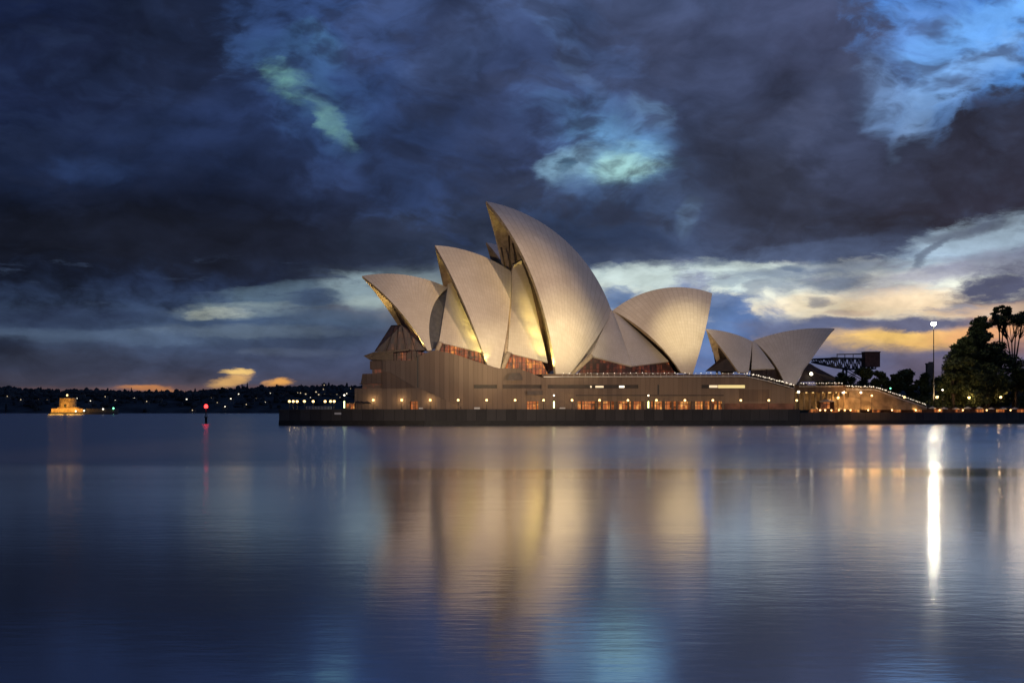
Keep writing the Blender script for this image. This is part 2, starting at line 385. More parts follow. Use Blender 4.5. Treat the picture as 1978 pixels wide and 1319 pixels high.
def tile_mat():
    m = bpy.data.materials.new('glazed_tiles'); m.use_nodes = True
    t = NT(m.node_tree); b = t.n['Principled BSDF']
    uv = t.new('ShaderNodeUVMap'); sp = t.new('ShaderNodeSeparateXYZ'); t.l.new(uv.outputs[0], sp.inputs[0])
    def line(v, n, w):
        fr = t.math('FRACT', t.math('MULTIPLY', v, n))
        return t.step(t.math('ABSOLUTE', t.math('SUBTRACT', fr, .5)), .5 - w, .5)
    # ribs fan out from the foot; the tile lids between them meet in chevrons
    l1 = line(sp.outputs[0], 20.0, .10)
    tri = t.math('ABSOLUTE', t.math('SUBTRACT', t.math('FRACT', t.math('MULTIPLY', sp.outputs[0], 20.0)), .5))
    l2 = line(t.math('MULTIPLY_ADD', tri, .03, sp.outputs[1]), 26.0, .09)
    ln = t.math('MAXIMUM', l1, t.math('MULTIPLY', l2, .6))
    tc = t.new('ShaderNodeTexCoord')
    n = t.noise(tc.outputs['Object'], .09, 5, .6); n2 = t.noise(tc.outputs['Object'], 1.6, 3, .6)
    c = t.mix(t.step(n.outputs[0], .3, .7), (.66, .61, .54, 1), (.78, .73, .66, 1))
    c = t.mix(t.math('MULTIPLY', n2.outputs[0], .22), c, (.50, .46, .40, 1))
    cb_ = t.new('ShaderNodeCombineXYZ'); t.l.new(t.math('FLOOR', t.math('MULTIPLY', sp.outputs[0], 20.0)), cb_.inputs[0])
    t.l.new(t.math('FLOOR', t.math('MULTIPLY', t.math('MULTIPLY_ADD', tri, .03, sp.outputs[1]), 26.0)), cb_.inputs[1])
    wn = t.new('ShaderNodeTexWhiteNoise', noise_dimensions='2D'); t.l.new(cb_.outputs[0], wn.inputs['Vector'])
    c = t.mix(t.math('MULTIPLY', wn.outputs[0], .28), c, (.52, .46, .38, 1))
    c = t.mix(t.math('MULTIPLY', ln, .38), c, (.30, .26, .22, 1))
    t.put(b.inputs['Base Color'], c); b.inputs['Roughness'].default_value = .42; b.inputs['Specular IOR Level'].default_value = .35
    bn = t.new('ShaderNodeBump'); bn.inputs['Strength'].default_value = .2; bn.inputs['Distance'].default_value = .2; bn.invert = True
    t.l.new(ln, bn.inputs['Height']); t.l.new(bn.outputs[0], b.inputs['Normal'])
    return m
M['tile'] = tile_mat()
M['concrete'] = mat('ribbed_concrete', (.42, .35, .27), .8, .2, var=.25, vscale=.6)
def panel_mat(name, ca, cb, joint, jw=1.55, rowh=6.0):
    m = bpy.data.materials.new(name); m.use_nodes = True
    t = NT(m.node_tree); b = t.n['Principled BSDF']
    tc = t.new('ShaderNodeTexCoord'); sp = t.new('ShaderNodeSeparateXYZ'); t.l.new(tc.outputs['Object'], sp.inputs[0])
    xs = t.math('MULTIPLY_ADD', sp.outputs[1], .25, sp.outputs[0])
    q = t.math('DIVIDE', xs, jw)
    fr = t.math('FRACT', q); cell = t.math('FLOOR', q)
    wn = t.new('ShaderNodeTexWhiteNoise', noise_dimensions='1D'); t.l.new(cell, wn.inputs['W'])
    jl = t.step(t.math('ABSOLUTE', t.math('SUBTRACT', fr, .5)), .445, .5)
    n = t.noise(t.mapping(tc.outputs['Object'], scale=(1.2, 1.2, .10)), .9, 5, .65)
    n2 = t.noise(tc.outputs['Object'], 6.0, 4, .7)
    f = t.math('ADD', t.math('MULTIPLY', wn.outputs[0], .55), t.math('MULTIPLY', n.outputs[0], .6))
    c = t.mix(t.step(f, .15, .95), ca, cb)
    c = t.mix(t.math('MULTIPLY', n2.outputs[0], .35), c, tuple(v * .55 for v in ca[:3]) + (1,))
    c = t.mix(t.math('MULTIPLY', jl, .6), c, joint)
    t.put(b.inputs['Base Color'], c); b.inputs['Roughness'].default_value = .8; b.inputs['Specular IOR Level'].default_value = .25
    bn = t.new('ShaderNodeBump'); bn.inputs['Strength'].default_value = .6; bn.inputs['Distance'].default_value = .08; bn.invert = True
    t.l.new(t.math('ADD', jl, t.math('MULTIPLY', n2.outputs[0], .3)), bn.inputs['Height']); t.l.new(bn.outputs[0], b.inputs['Normal'])
    return m
M['granite'] = panel_mat('pink_granite_panels', (.165, .125, .104, 1), (.225, .172, .142, 1), (.085, .064, .055, 1))
M['granite_dark'] = panel_mat('dark_granite_panels', (.12, .085, .07, 1), (.18, .13, .105, 1), (.035, .028, .025, 1))
M['seawall'] = panel_mat('weathered_sea_wall', (.055, .052, .053, 1), (.10, .093, .092, 1), (.03, .03, .03, 1), jw=3.1)
M['tidal'] = mat('tidal_stain', (.018, .017, .016), .6, .4, var=.4, vscale=.5)
M['paving'] = mat('paving', (.22, .19, .17), .8, .2, var=.2, vscale=.5)
M['bronze'] = mat('dark_bronze', (.05, .035, .028), .45, .5, .3, var=.3, vscale=.8)
M['bglass'] = mat('bronze_glass', (.035, .022, .016), .5, .4, 0, var=.5, vscale=.5)
M['shade_louvre'] = mat('shade_toned_louvres', (.10, .105, .12), .4, .5, var=.2, vscale=.8)  # dark blue-grey stands in for the shade behind the low shell
M['black'] = mat('black_metal', (.02, .02, .022), .5, .4)
M['white'] = mat('white_paint', (.75, .74, .72), .5, .4, var=.05)
def foyer_mat(name, dark, mid, hot, scale, estr, thr=.5):
    m = bpy.data.materials.new(name); m.use_nodes = True
    t = NT(m.node_tree); b = t.n['Principled BSDF']
    tc = t.new('ShaderNodeTexCoord')
    br = t.new('ShaderNodeTexBrick'); t.put(br.inputs['Vector'], t.mapping(tc.outputs['Object'], rot=(R_(90), 0, 0)))
    br.offset = 0.0; br.inputs['Scale'].default_value = 1.0; br.inputs['Brick Width'].default_value = 1.1; br.inputs['Row Height'].default_value = 1.9
    br.inputs['Mortar Size'].default_value = .09; br.inputs['Color1'].default_value = (0, 0, 0, 1); br.inputs['Color2'].default_value = (1, 1, 1, 1)
    br.inputs['Mortar'].default_value = (0, 0, 0, 1)
    n = t.noise(tc.outputs['Object'], scale, 3, .6)
    f = t.math('MULTIPLY_ADD', br.outputs['Color'], .25, t.math('SUBTRACT', n.outputs[0], .12))
    c = t.mix(t.step(f, thr - .18, thr), dark, mid); c = t.mix(t.step(f, thr + .02, thr + .22), c, hot)
    c = t.mix(br.outputs['Fac'], c, (.012, .006, .004, 1))
    b.inputs['Base Color'].default_value = (.03, .018, .014, 1); b.inputs['Roughness'].default_value = .5
    t.put(b.inputs['Emission Color'], c); b.inputs['Emission Strength'].default_value = estr
    return m
M['foyer'] = foyer_mat('lit_foyer_glass', lin((58, 20, 12)), lin((150, 60, 26)), lin((250, 150, 60)), .35, 1.0, .50)
M['foyer_dim'] = foyer_mat('dim_foyer_glass', lin((38, 20, 18)), lin((92, 42, 30)), lin((150, 80, 44)), .4, .8, .58)
M['cone'] = foyer_mat('cone_glass', lin((30, 26, 32)), lin((66, 40, 34)), lin((140, 84, 50)), .22, .6, .6)
M['shop'] = foyer_mat('lit_shop_glass', lin((70, 34, 18)), lin((180, 96, 46)), lin((250, 180, 96)), .5, 1.0, .50)
M['slotlit'] = mat('lit_slot_window', (.5, .45, .3), .3, .4, emit=(1, .78, .32), estr=.75)
M['lamp'] = mat('lamp_globe', (.9, .85, .7), .3, .4, emit=(1, .66, .24), estr=3.6)
M['lampw'] = mat('white_lamp', (.9, .9, .9), .3, .4, emit=(1, .86, .62), estr=5.0)
M['lamps'] = mat('small_rail_lamp', (.9, .9, .9), .3, .4, emit=(1, .86, .66), estr=1.5)
M['lampo'] = mat('orange_lamp', (.9, .7, .5), .3, .4, emit=(1, .56, .20), estr=7.0)
M['lampg'] = mat('greenish_lamp', (.8, .9, .6), .3, .4, emit=(.85, 1, .42), estr=3.5)
M['mastlamp'] = mat('mast_floodlamp', (1, 1, 1), .3, .4, emit=(1, .93, .70), estr=330.0)
M['red'] = mat('red_beacon_lamp', (.6, .05, .05), .3, .4, emit=(1, .022, .02), estr=9.0)
M['green'] = mat('green_lamp', (.1, .6, .3), .3, .4, emit=(.2, 1, .5), estr=4.0)
M['win'] = mat('lit_window', (.5, .45, .35), .3, .4, emit=(1, .78, .48), estr=.9)
M['winb'] = mat('bright_window', (.6, .6, .5), .3, .4, emit=(1, .9, .70), estr=2.2)
M['house'] = mat('rendered_wall', (.16, .145, .13), .8, .2, var=.3, vscale=.05)
M['roof'] = mat('tiled_roof', (.07, .045, .04), .8, .2, var=.3, vscale=.1)
M['sandstone'] = mat('sandstone', (.42, .30, .17), .85, .2, var=.35, vscale=.35, bump=.3, bscale=2.0)
M['steel'] = mat('crane_steel', (.05, .052, .06), .6, .4, .2)
M['brick'] = mat('red_brown_cladding', (.16, .085, .07), .8, .2, var=.3, vscale=.3)
M['bark'] = mat('bark', (.075, .055, .042), .9, .2, var=.35, vscale=1.5, bump=.4)
def leaf_mat(name, a, bcol):
    m = bpy.data.materials.new(name); m.use_nodes = True
    t = NT(m.node_tree); b = t.n['Principled BSDF']
    oi = t.new('ShaderNodeTexCoord'); n = t.noise(oi.outputs['Object'], .55, 3, .6)
    t.put(b.inputs['Base Color'], t.mix(t.step(n.outputs[0], .3, .7), a, bcol))
    b.inputs['Roughness'].default_value = .6; b.inputs['Specular IOR Level'].default_value = .2
    return m
M['leaf'] = leaf_mat('dark_foliage', (.035, .05, .02, 1), (.12, .14, .055, 1))
M['leafd'] = leaf_mat('pine_foliage', (.022, .032, .016, 1), (.07, .09, .04, 1))
M['hill'] = mat('wooded_hillside', (.050, .060, .066), .95, .1, var=.5, vscale=.02)
M['lawn'] = mat('park_lawn', (.05, .065, .03), .9, .1, var=.4, vscale=.2)
M['stone'] = mat('rubble_stone', (.12, .11, .10), .9, .2, var=.4, vscale=.8, bump=.6, bscale=1.0)
M['canvas'] = mat('parasol_canvas', (.70, .62, .52), .8, .2, var=.1)

# ------------------------------------------------------------------ setting: water, hills, quay
def water():
    m = bpy.data.materials.new('harbour_water'); m.use_nodes = True
    t = NT(m.node_tree); b = t.n['Principled BSDF']
    b.inputs['Base Color'].default_value = (.004, .011, .030, 1)
    b.inputs['IOR'].default_value = 1.33; b.inputs['Specular IOR Level'].default_value = .9
    tc = t.new('ShaderNodeTexCoord'); p = tc.outputs['Object']
    # wind lanes: long slicks of calmer and rougher water lying across the harbour
    lane = t.noise(t.mapping(p, scale=(.0035, .022, 1), rot=(0, 0, R_(4))), 1.0, 4, .55)
    sp = t.new('ShaderNodeSeparateXYZ'); t.l.new(p, sp.inputs[0])
    ld = t.math('MULTIPLY_ADD', t.math('SUBTRACT', lane.outputs[0], .5), 130.0, sp.outputs[1])
    far = t.step(ld, 84, 128)
    lanes = t.step(lane.outputs[0], .40, .62)
    rough = t.math('ADD', t.math('MULTIPLY_ADD', far, .125, .105), t.math('MULTIPLY', lanes, .025))
    t.put(b.inputs['Roughness'], rough)
    n1 = t.noise(t.mapping(p, scale=(.5, 1.1, 1)), 1.2, 3, .6)
    n2 = t.noise(t.mapping(p, scale=(.4, 1.1, 1)), 2.4, 3, .65)
    n3 = t.noise(t.mapping(p, scale=(.2, 1.0, 1)), .16, 3, .5)
    h = t.math('ADD', t.math('MULTIPLY', n1.outputs[0], .0048), t.math('MULTIPLY', n2.outputs[0], .0030))
    h = t.math('ADD', h, t.math('MULTIPLY', n3.outputs[0], .012))
    bn = t.new('ShaderNodeBump'); bn.inputs['Strength'].default_value = 1.0; bn.inputs['Distance'].default_value = 1.0
    t.l.new(h, bn.inputs['Height']); t.l.new(bn.outputs[0], b.inputs['Normal'])
    gl = t.new('ShaderNodeBsdfGlossy'); gl.inputs['Color'].default_value = (.90, .92, .96, 1)
    t.put(gl.inputs['Roughness'], rough); t.l.new(bn.outputs[0], gl.inputs['Normal'])
    mx = t.new('ShaderNodeMixShader'); mx.inputs[0].default_value = .88
    t.l.new(b.outputs[0], mx.inputs[1]); t.l.new(gl.outputs[0], mx.inputs[2])
    t.l.new(mx.outputs[0], t.n['Material Output'].inputs[0])
    w = MB(); w.quad((-9000, -600, 0), (9000, -600, 0), (9000, 9000, 0), (-9000, 9000, 0))
    tag(w.build('water', m), kind='structure')
water()

def prof(pts, x):
    for (a, b), (c, d) in zip(pts, pts[1:]):
        if a <= x <= c: return b + (d - b) * (x - a) / (c - a)
    return pts[0][1] if x < pts[0][0] else pts[-1][1]
RIDGE = [(-700, 750), (-200, 748), (0, 754), (60, 758), (200, 760), (300, 763), (380, 761), (430, 757), (520, 753), (600, 752), (690, 751), (1000, 752), (1500, 748), (2000, 742), (2700, 740)]
def hills():
    mb = MB(); n = 420; G = np.zeros((n, 9, 3))
    for i in range(n):
        px = -700 + 3400 * i / (n - 1)
        top = prof(RIDGE, px); Y0 = 2380; Y1 = 2800
        ztop = EYE + (HY - top) / F * Y1 + 3.0 * mnoise.noise(Vector((i * .21, 0, 0)))
        for j in range(9):
            q = j / 8; Y = Y0 + (Y1 - Y0) * q
            z = -1 + (ztop + 1) * math.sin(q * math.pi / 2) ** .8 + (2.5 * mnoise.noise(Vector((i * .3, j * .9, 4))) if 0 < j < 8 else 0)
            G[i, j] = ((px - CX) / F * Y, Y, z)
    mb.grid(G)
    G2 = G[:, 8:9, :].repeat(2, 1).copy(); G2[:, 1, 1] += 800; G2[:, 1, 2] = -1
    mb.grid(G2)
    tag(mb.build('hills', M['hill']), kind='structure')
hills()
def hill_z(px, Y):
    q = min(1, max(0, (Y - 2380) / 420)); top = prof(RIDGE, px)
    return -1 + (EYE + (HY - top) / F * 2800 + 1) * math.sin(q * math.pi / 2) ** .8
rng = random.Random(5)
def woods():
    mb = MB()
    for k in range(1500):
        px = rng.uniform(-260, 720); q = rng.random() ** .5; Y = 2385 + 415 * q
        z = hill_z(px, Y); s = rng.uniform(3, 8); hgt = rng.uniform(4, 9) * (1.5 if rng.random() < .06 else 1)
        if rng.random() < .05: s *= .5; hgt *= 1.7
        c = ((px - CX) / F * Y, Y, z + hgt * .3)
        seg = 6; n0 = len(mb.v); rings = 5
        for i in range(rings + 1):
            a = math.pi * i / rings
            for j in range(seg):
                r = s * math.sin(a) * rng.uniform(.75, 1.2) + .01
                mb.v.append((c[0] + r * math.cos(6.283 * j / seg), c[1] + r * math.sin(6.283 * j / seg), c[2] - hgt * .7 * math.cos(a) * rng.uniform(.85, 1.1)))
        for i in range(rings):
            for j in range(seg):
                a = n0 + i * seg + j; b = n0 + i * seg + (j + 1) % seg
                mb.f.append((a, b, b + seg, a + seg)); mb.m.append(0); mb.sm.append(False)
    tag(mb.build('far_woods', M['hill']), 'dark wooded slopes of the far shore across the harbour', 'woods', kind='stuff')
woods()

# sea wall front line, in plan (px of the photograph, depth)
SEA = [(539, 405), (820, 398), (1545, 412), (1560, 430), (2150, 486)]
def sea_d(px): return prof(SEA, px)
def pod_d(px): return 413 + (px - 700) * .0165
def X(px, Y): return (px - CX) / F * Y
DECK = EYE + (HY - 791) / F * 400          # promenade level
LOWER = EYE + (HY - 797.5) / F * 440       # lower concourse level
def quay():
    mb = MB()
    a = [(X(539, 405), 405), (X(820, 398), 398), (X(1545, 412), 412), (X(1545, 560), 560), (X(480, 560) , 560), (X(480, 560) + 0.0, 470)]
    a = [(X(539, 405) + .6, 405.6), (X(820, 398), 398.6), (X(1545, 412) - .6, 412.6), (X(1545, 412) - .6, 620), (X(539, 405) + .6, 620)]
    mb.prism(a, DECK - .5, DECK)
    tag(mb.build('quay', M['paving']), kind='structure')
    mb = MB()
    b = [(X(1545, 430) - .0, 430.6), (X(2150, 486), 486.6), (X(2150, 486), 500), (X(1545, 430), 449)]
    mb.prism(b, LOWER - .5, LOWER)
    tag(mb.build('lower_concourse', M['paving']), kind='structure')
    mb = MB()
    mb.prism([(X(1640, 452), 452), (X(2150, 500.5), 500.5), (X(2600, 900), 900), (X(1500, 900), 900), (X(1560, 640), 640)], DECK - 1.2, DECK - .02)
    tag(mb.build('park_lawn', M['lawn']), kind='structure')
    # the wall itself
    t = empty('sea_wall', (X(900, 400), 400, 0), 'long dark sea wall below the sail roofed building, meeting the water', 'sea wall')
    mb = MB(); mt = MB(); mc = MB()
    L = [(X(539, 405), 620), (X(539, 405), 405), (X(820, 398), 398), (X(1545, 412), 412)]
    for (x0, y0), (x1, y1) in zip(L, L[1:]):
        d = np.array([x1 - x0, y1 - y0]); d = d / np.linalg.norm(d); nrm = np.array([d[1], -d[0]])
        def off(o): return (x0 + nrm[0] * o, y0 + nrm[1] * o), (x1 + nrm[0] * o, y1 + nrm[1] * o)
        (p0, p1), (q0, q1) = off(0), off(-.6)
        mb.prism([p0, p1, q1, q0], 1.5, DECK - .45)
        (p0, p1), (q0, q1) = off(.12), off(-.6)
        mt.prism([p0, p1, q1, q0], -2, 1.5)
        (p0, p1), (q0, q1) = off(.25), off(-.7)
        mc.prism([p0, p1, q1, q0], DECK - .45, DECK + .12)
    org = np.array([X(900, 400), 400, 0])
    for b, nm, m in ((mb, 'wall_face', 'seawall'), (mt, 'tidal_base', 'tidal'), (mc, 'coping', 'seawall')):
        b.v = [tuple(np.array(v) - org) for v in b.v]; b.build(nm, M[m], t)
    org = np.array([X(1750, 450), 450, 0])
    t = empty('sea_wall', tuple(org), 'low dark sea wall below the lamp lit lower concourse, ending at the trees', 'sea wall')
    mb = MB(); mt = MB()
    for b, o, z0, z1 in ((mb, 0, 1.3, LOWER + .1), (mt, .12, -2, 1.3)):
        p = [(X(1545, 412), 412 - o), (X(1546, 430), 430 - o), (X(2150, 486), 486 - o)]
        b.prism([p[1], p[2], (p[2][0], 487), (p[1][0], 431)], z0, z1)
        b.prism([(p[0][0] - .6, 412.2), (p[0][0] + .01 + o * .1, 412.2), (p[0][0] + .01 + o * .1, 431), (p[0][0] - .6, 431)], z0, DECK - .5)
    for b, nm, m in ((mb, 'wall_face', 'seawall'), (mt, 'tidal_base', 'tidal')):
        b.v = [tuple(np.array(v) - org) for v in b.v]; b.build(nm, M[m], t)
quay()

# ------------------------------------------------------------------ the building
OH = empty('opera_house', (0, 430, DECK), 'huge building of nested white sail shaped roofs on a brown granite podium', 'building')
OHO = np.array([0, 430, DECK])
def part(mb, name, mats, parent=None, org=OHO, label=None):
    mb.v = [tuple(np.array(v) - org) for v in mb.v]
    o = mb.build(name, mats, parent if parent is not None else OH)
    if label: o['label'] = label
    return o
def sub(mb, name, mats, parent): return part(mb, name, mats, parent)

TH = R_(12.5); UAX = np.array([math.cos(TH), math.sin(TH), 0]); WAX = np.array([math.sin(TH), -math.cos(TH), 0])
def ray(px, py): return np.array([(px - CX) / F, 1, (HY - py) / F])
def on_plane(px, py, A0, off=0.0):
    d = ray(px, py); return CAM + d * (off + WAX.dot(A0 - CAM)) / WAX.dot(d)
def circum(a, b, c):
    ab = b - a; ac = c - a; n = np.cross(ab, ac)
    return a + (np.cross(n, ab) * ac.dot(ac) + np.cross(ac, n) * ab.dot(ab)) / (2 * n.dot(n))
def on_sphere(px, py, S, R):
    d = ray(px, py); d = d / np.linalg.norm(d); m = CAM - S; b = m.dot(d); q = b * b - (m.dot(m) - R * R)
    return CAM + (-b - math.sqrt(max(q, 0))) * d
def arc(S, R, a, m, b, n):
    """n points on the sphere, on the circle through a, m, b."""
    o = circum(a, m, b); r = np.linalg.norm(a - o)
    e1 = (a - o) / r; nn = np.cross(m - a, b - a); nn /= np.linalg.norm(nn); e2 = np.cross(nn, e1)
    def ang(p): return math.atan2((p - o).dot(e2), (p - o).dot(e1)) % (2 * math.pi)
    am, ab = ang(m), ang(b)
    if am > ab: ab -= 2 * math.pi
    return np.array([o + r * (math.cos(k) * e1 + math.sin(k) * e2) for k in np.linspace(0, ab, n)])
def mirror(p, A0):
    return p - 2 * ((p - A0).dot(WAX))[..., None] * WAX if p.ndim > 1 else p - 2 * (p - A0).dot(WAX) * WAX
class Shell: pass
def make_shell(A0, T, Mid, Rr, f1, f2, m1, m2, Rad=68.0, n=40, thick=1.1, half=None):
    """T/Mid/Rr on the ridge; f1 foot under the mouth edge, f2 foot under the rear edge; m1, m2 a point half way down each edge."""
    s = Shell(); s.A0 = A0
    a, b, c = on_plane(*T, A0), on_plane(*Mid, A0), on_plane(*Rr, A0)
    o = circum(a, b, c); r = np.linalg.norm(a - o)
    if half:
        lo_, hi_ = r + .5, 900.0
        for _ in range(60):
            Rad = (lo_ + hi_) / 2; S_ = o - math.sqrt(Rad ** 2 - r ** 2) * WAX
            if (on_sphere(*f1, S_, Rad) - A0).dot(WAX) > half: lo_ = Rad
            else: hi_ = Rad
    s.R = max(Rad, r + .5); s.S = o - math.sqrt(s.R ** 2 - r ** 2) * WAX
    hit = lambda p: on_sphere(*p, s.S, s.R)
    ridge = arc(s.S, s.R, a, b, c, n)
    mouth = arc(s.S, s.R, hit(f1), hit(m1), a, n); rear = arc(s.S, s.R, hit(f2), hit(m2), c, n)
    foot = np.array([hit(f1) * (1 - k) + hit(f2) * k for k in np.linspace(0, 1, n)])
    G = np.zeros((n, n, 3))
    for i in range(n):
        u = i / (n - 1)
        for j in range(n):
            v = j / (n - 1)
            G[i, j] = (1 - u) * mouth[j] + u * rear[j] + (1 - v) * foot[i] + v * ridge[i] \
                - ((1 - u) * (1 - v) * foot[0] + u * (1 - v) * foot[-1] + (1 - u) * v * ridge[0] + u * v * ridge[-1])
    d = G - s.S; ln = np.linalg.norm(d, axis=2, keepdims=True)
    s.G = s.S + d / ln * s.R
    s.I = s.S + d / ln * (s.R - thick)
    # where the thickness would cross the axis plane, stop at the plane
    off = (s.I - A0) @ WAX; neg = np.minimum(off, 0.02 * 0)
    s.I = s.I - neg[..., None] * WAX
    s.top = a; s.end = c
    return s
def shell_part(s, parent=None, name='roof_shell', label=None):
    mb = MB(); rim = MB()
    for mir in (False, True):
        g = s.G if not mir else mirror(s.G.reshape(-1, 3), s.A0).reshape(s.G.shape)
        q = s.I if not mir else mirror(s.I.reshape(-1, 3), s.A0).reshape(s.I.shape)
        mb.grid(g, 0, flip=mir); mb.grid(q, 1, flip=not mir)
        for e in ((g[0], q[0]), (g[-1], q[-1]), (g[:, 0], q[:, 0])):
            # rims: lip that stands a little proud of the tiled face
            rim.grid(np.stack([e[0] , e[1]], 0), 0, flip=mir)
    o = part(mb, name, [M['tile'], M['concrete']], parent, label=label)
    rp = MB(); rp.v = rim.v; rp.f = rim.f; rp.m = rim.m; rp.sm = rim.sm; rp.uv = rim.uv
    sub(rp, 'shell_rim', M['concrete'], o)
    return o
A_MAIN = np.array([X(1000, 445), 445, 0])
S1 = make_shell(A_MAIN, (699, 533), (792, 532.5), (866, 556), (826, 677), (834, 676), (764, 591.6), (829, 640))
S2 = make_shell(A_MAIN, (840, 474), (916, 488.5), (988, 525), (944, 712), (966, 713), (889, 570), (983, 610))
S3 = make_shell(A_MAIN, (938.6, 389), (1079.5, 454), (1182, 603), (1074, 725), (1100, 725), (1026, 530), (1150, 657))
S4 = make_shell(A_MAIN, (1375.6, 566.4), (1300, 555), (1183, 600), (1338, 723), (1316, 720), (1363.6, 632), (1245, 640))
A_RES = np.array([X(1480, 436), 436, 0])
S5 = make_shell(A_RES, (1363.6, 635.5), (1413, 643.5), (1453, 659), (1427, 719), (1446, 719), (1396, 676), (1450, 690), n=28, thick=.7)
S6 = make_shell(A_RES, (1612, 634.6), (1549, 635.5), (1455, 658), (1538, 742), (1516, 741), (1580, 676), (1487, 690), n=28, thick=.7, half=10.5)
for nm, s in zip('123456', (S1, S2, S3, S4, S5, S6)):
    print('shell', nm, 'R', round(s.R, 1), 'foot', s.G[0, 0].round(1), s.G[-1, 0].round(1), 'half', round(float((s.G[0, 0] - s.A0).dot(WAX)), 1))
shell_part(S1, label='low roof shell at the harbour end, opening away from the stairs')
shell_part(S2, label='middle roof shell rising in front of the tallest one')
shell_part(S3, label='tallest roof shell with a golden lit tip')
shell_part(S4, label='round roof shell facing the opposite way, brightly lit low down')
shell_part(S5, label='small dim roof shell beside the stairs, opening towards the tall ones')
shell_part(S6, label='small dim roof shell beside the stairs, opening towards the trees')

# side shells: curved triangular infill between the main shells, both sides of the hall
def patch(mb, TL, TR, BR, BL, bulge, n=16, m=0, A0=None, thick=.5):
    TL, TR, BR, BL = [np.array(p, float) for p in (TL, TR, BR, BL)]
    nr = np.cross(BR - BL, (TL + TR) / 2 - BL); nr /= np.linalg.norm(nr)
    if nr[1] > 0: nr = -nr
    G = np.zeros((n, n, 3))
    for i in range(n):
        u = i / (n - 1)
        for j in range(n):
            v = j / (n - 1)
            G[i, j] = (BL * (1 - u) + BR * u) * (1 - v) + (TL * (1 - u) + TR * u) * v + nr * bulge * 4 * v * (1 - v) * (.35 + .65 * 4 * u * (1 - u))
    H = G - nr * thick
    for mir in ((False, True) if A0 is not None else (False,)):
        g, h = (G, H) if not mir else (mirror(G.reshape(-1, 3), A0).reshape(G.shape), mirror(H.reshape(-1, 3), A0).reshape(G.shape))
        mb.grid(g, m, flip=mir); mb.grid(h, m, flip=not mir)
        for e in ((g[0], h[0]), (g[-1], h[-1]), (g[:, 0], h[:, 0]), (g[:, -1], h[:, -1])): mb.grid(np.stack(e, 0), m)
ap = lambda px, py, off=0.0: on_plane(px, py, A_MAIN, off)
def D(px, py, Y): return P(px, py, Y)
f1y, f2y, f3y, f4y = [float(s.G[0, 0][1]) for s in (S1, S2, S3, S4)]
print('foot depths', f1y, f2y, f3y, f4y)
def gap_strip(s, TL, BL, name, mt, label=None):
    # closes the slot between a shell's rear edge and the side shell beside it
    mb = MB(); A = s.I[-1]; n = len(A); TL = np.array(TL); BL = np.array(BL)
    B = np.array([BL * (1 - j / (n - 1)) + TL * j / (n - 1) for j in range(n)])
    G = np.stack([A * (1 - k / 4) + B * k / 4 for k in range(5)], 0)
    mb.grid(G); mb.grid(mirror(G.reshape(-1, 3), s.A0).reshape(G.shape))
    return part(mb, name, M[mt], label=label)
gap_strip(S1, ap(868, 549, .8), D(849, 668, f1y + 4.2), 'side_infill', 'shade_louvre', 'louvred strip behind the low roof shell, blue shade put into its dark colour')
mb = MB(); patch(mb, ap(866, 548, .8), ap(873, 546, .8), D(931, 680, f2y + 5), D(848, 661, f1y + 4.2), 1.0, A0=A_MAIN)
part(mb, 'side_shell', M['tile'])
gap_strip(S2, ap(990, 513, -.4), D(981, 683, f2y + 5.5), 'side_infill', 'concrete')
mb = MB(); patch(mb, ap(990, 512, -.5), ap(1012, 500, -.5), D(1058, 700, f3y + 5), D(981, 681, f2y + 5.5), 1.6, A0=A_MAIN)
part(mb, 'side_shell', M['tile'])
mb = MB(); patch(mb, ap(1181, 598, .5), ap(1183, 600, .5), D(1141, 687, f3y + 6), D(1103, 722, f3y + 4.0), -.3, A0=A_MAIN)
part(mb, 'side_shell', M['tile'])
mb = MB(); patch(mb, ap(1181.5, 600, -.2), ap(1183.5, 600, -.2), D(1220, 707, 437), D(1140, 687, f3y + 7), 1.2, A0=A_MAIN)
part(mb, 'side_shell', M['tile'])
mb = MB(); patch(mb, ap(1183.5, 600, -.2), ap(1186, 600, -.2), D(1292, 698, f4y + 4), D(1220.4, 707, 437), 1.2, A0=A_MAIN)
part(mb, 'side_shell', M['tile'])
f5y, f6y = float(S5.G[0, 0][1]), float(S6.G[0, 0][1])
ar = lambda px, py, off=0.0: on_plane(px, py, A_RES, off)
mb = MB(); patch(mb, ar(1453, 659, .2), ar(1458, 659, .2), D(1497, 712, f6y + 2.5), D(1452, 713, f5y + 1.5), .6, A0=A_RES)
part(mb, 'side_shell', M['tile'])
mb = MB(); mb.slab([D(1497, 712, f6y + 4.4), D(1511, 738, f6y + 2.6), D(1516, 738, f6y + 2.6), D(1510, 718, f6y + 3.6), D(1496, 702, f6y + 5)], (0, .5, 0))
part(mb, 'side_shell', M['bronze'])

# glass walls in the mouths
def mouth_glass(s, t0, t1, back, name='mouth_glazing', mt='bglass'):
    mb = MB(); n = s.G.shape[0]; i = int(back * (n - 1)); js = range(int(t0 * (n - 1)), int(t1 * (n - 1)) + 1)
    a = s.I[i, js.start:js.stop]; b = mirror(a, s.A0)
    K = 9; G = np.stack([a * (1 - k / (K - 1)) + b * k / (K - 1) for k in range(K)], 0)
    G = G - WAX * 0 - UAX * 0
    for k in range(K): pass
    mb.grid(G, smooth=False)
    o = part(mb, name, M[mt])
    fr = MB()
    for k in range(1, K - 1): fr.tube([tuple(p) for p in G[k][::3]], .14, 4)
    for j in range(0, G.shape[1], 4): fr.tube([tuple(p) for p in G[:, j]], .10, 4)
    sub(fr, 'mullion', M['bronze'], o)
    return o
mouth_glass(S1, .05, .66, .16); mouth_glass(S2, .05, .60, .14); mouth_glass(S3, .05, .66, .12)
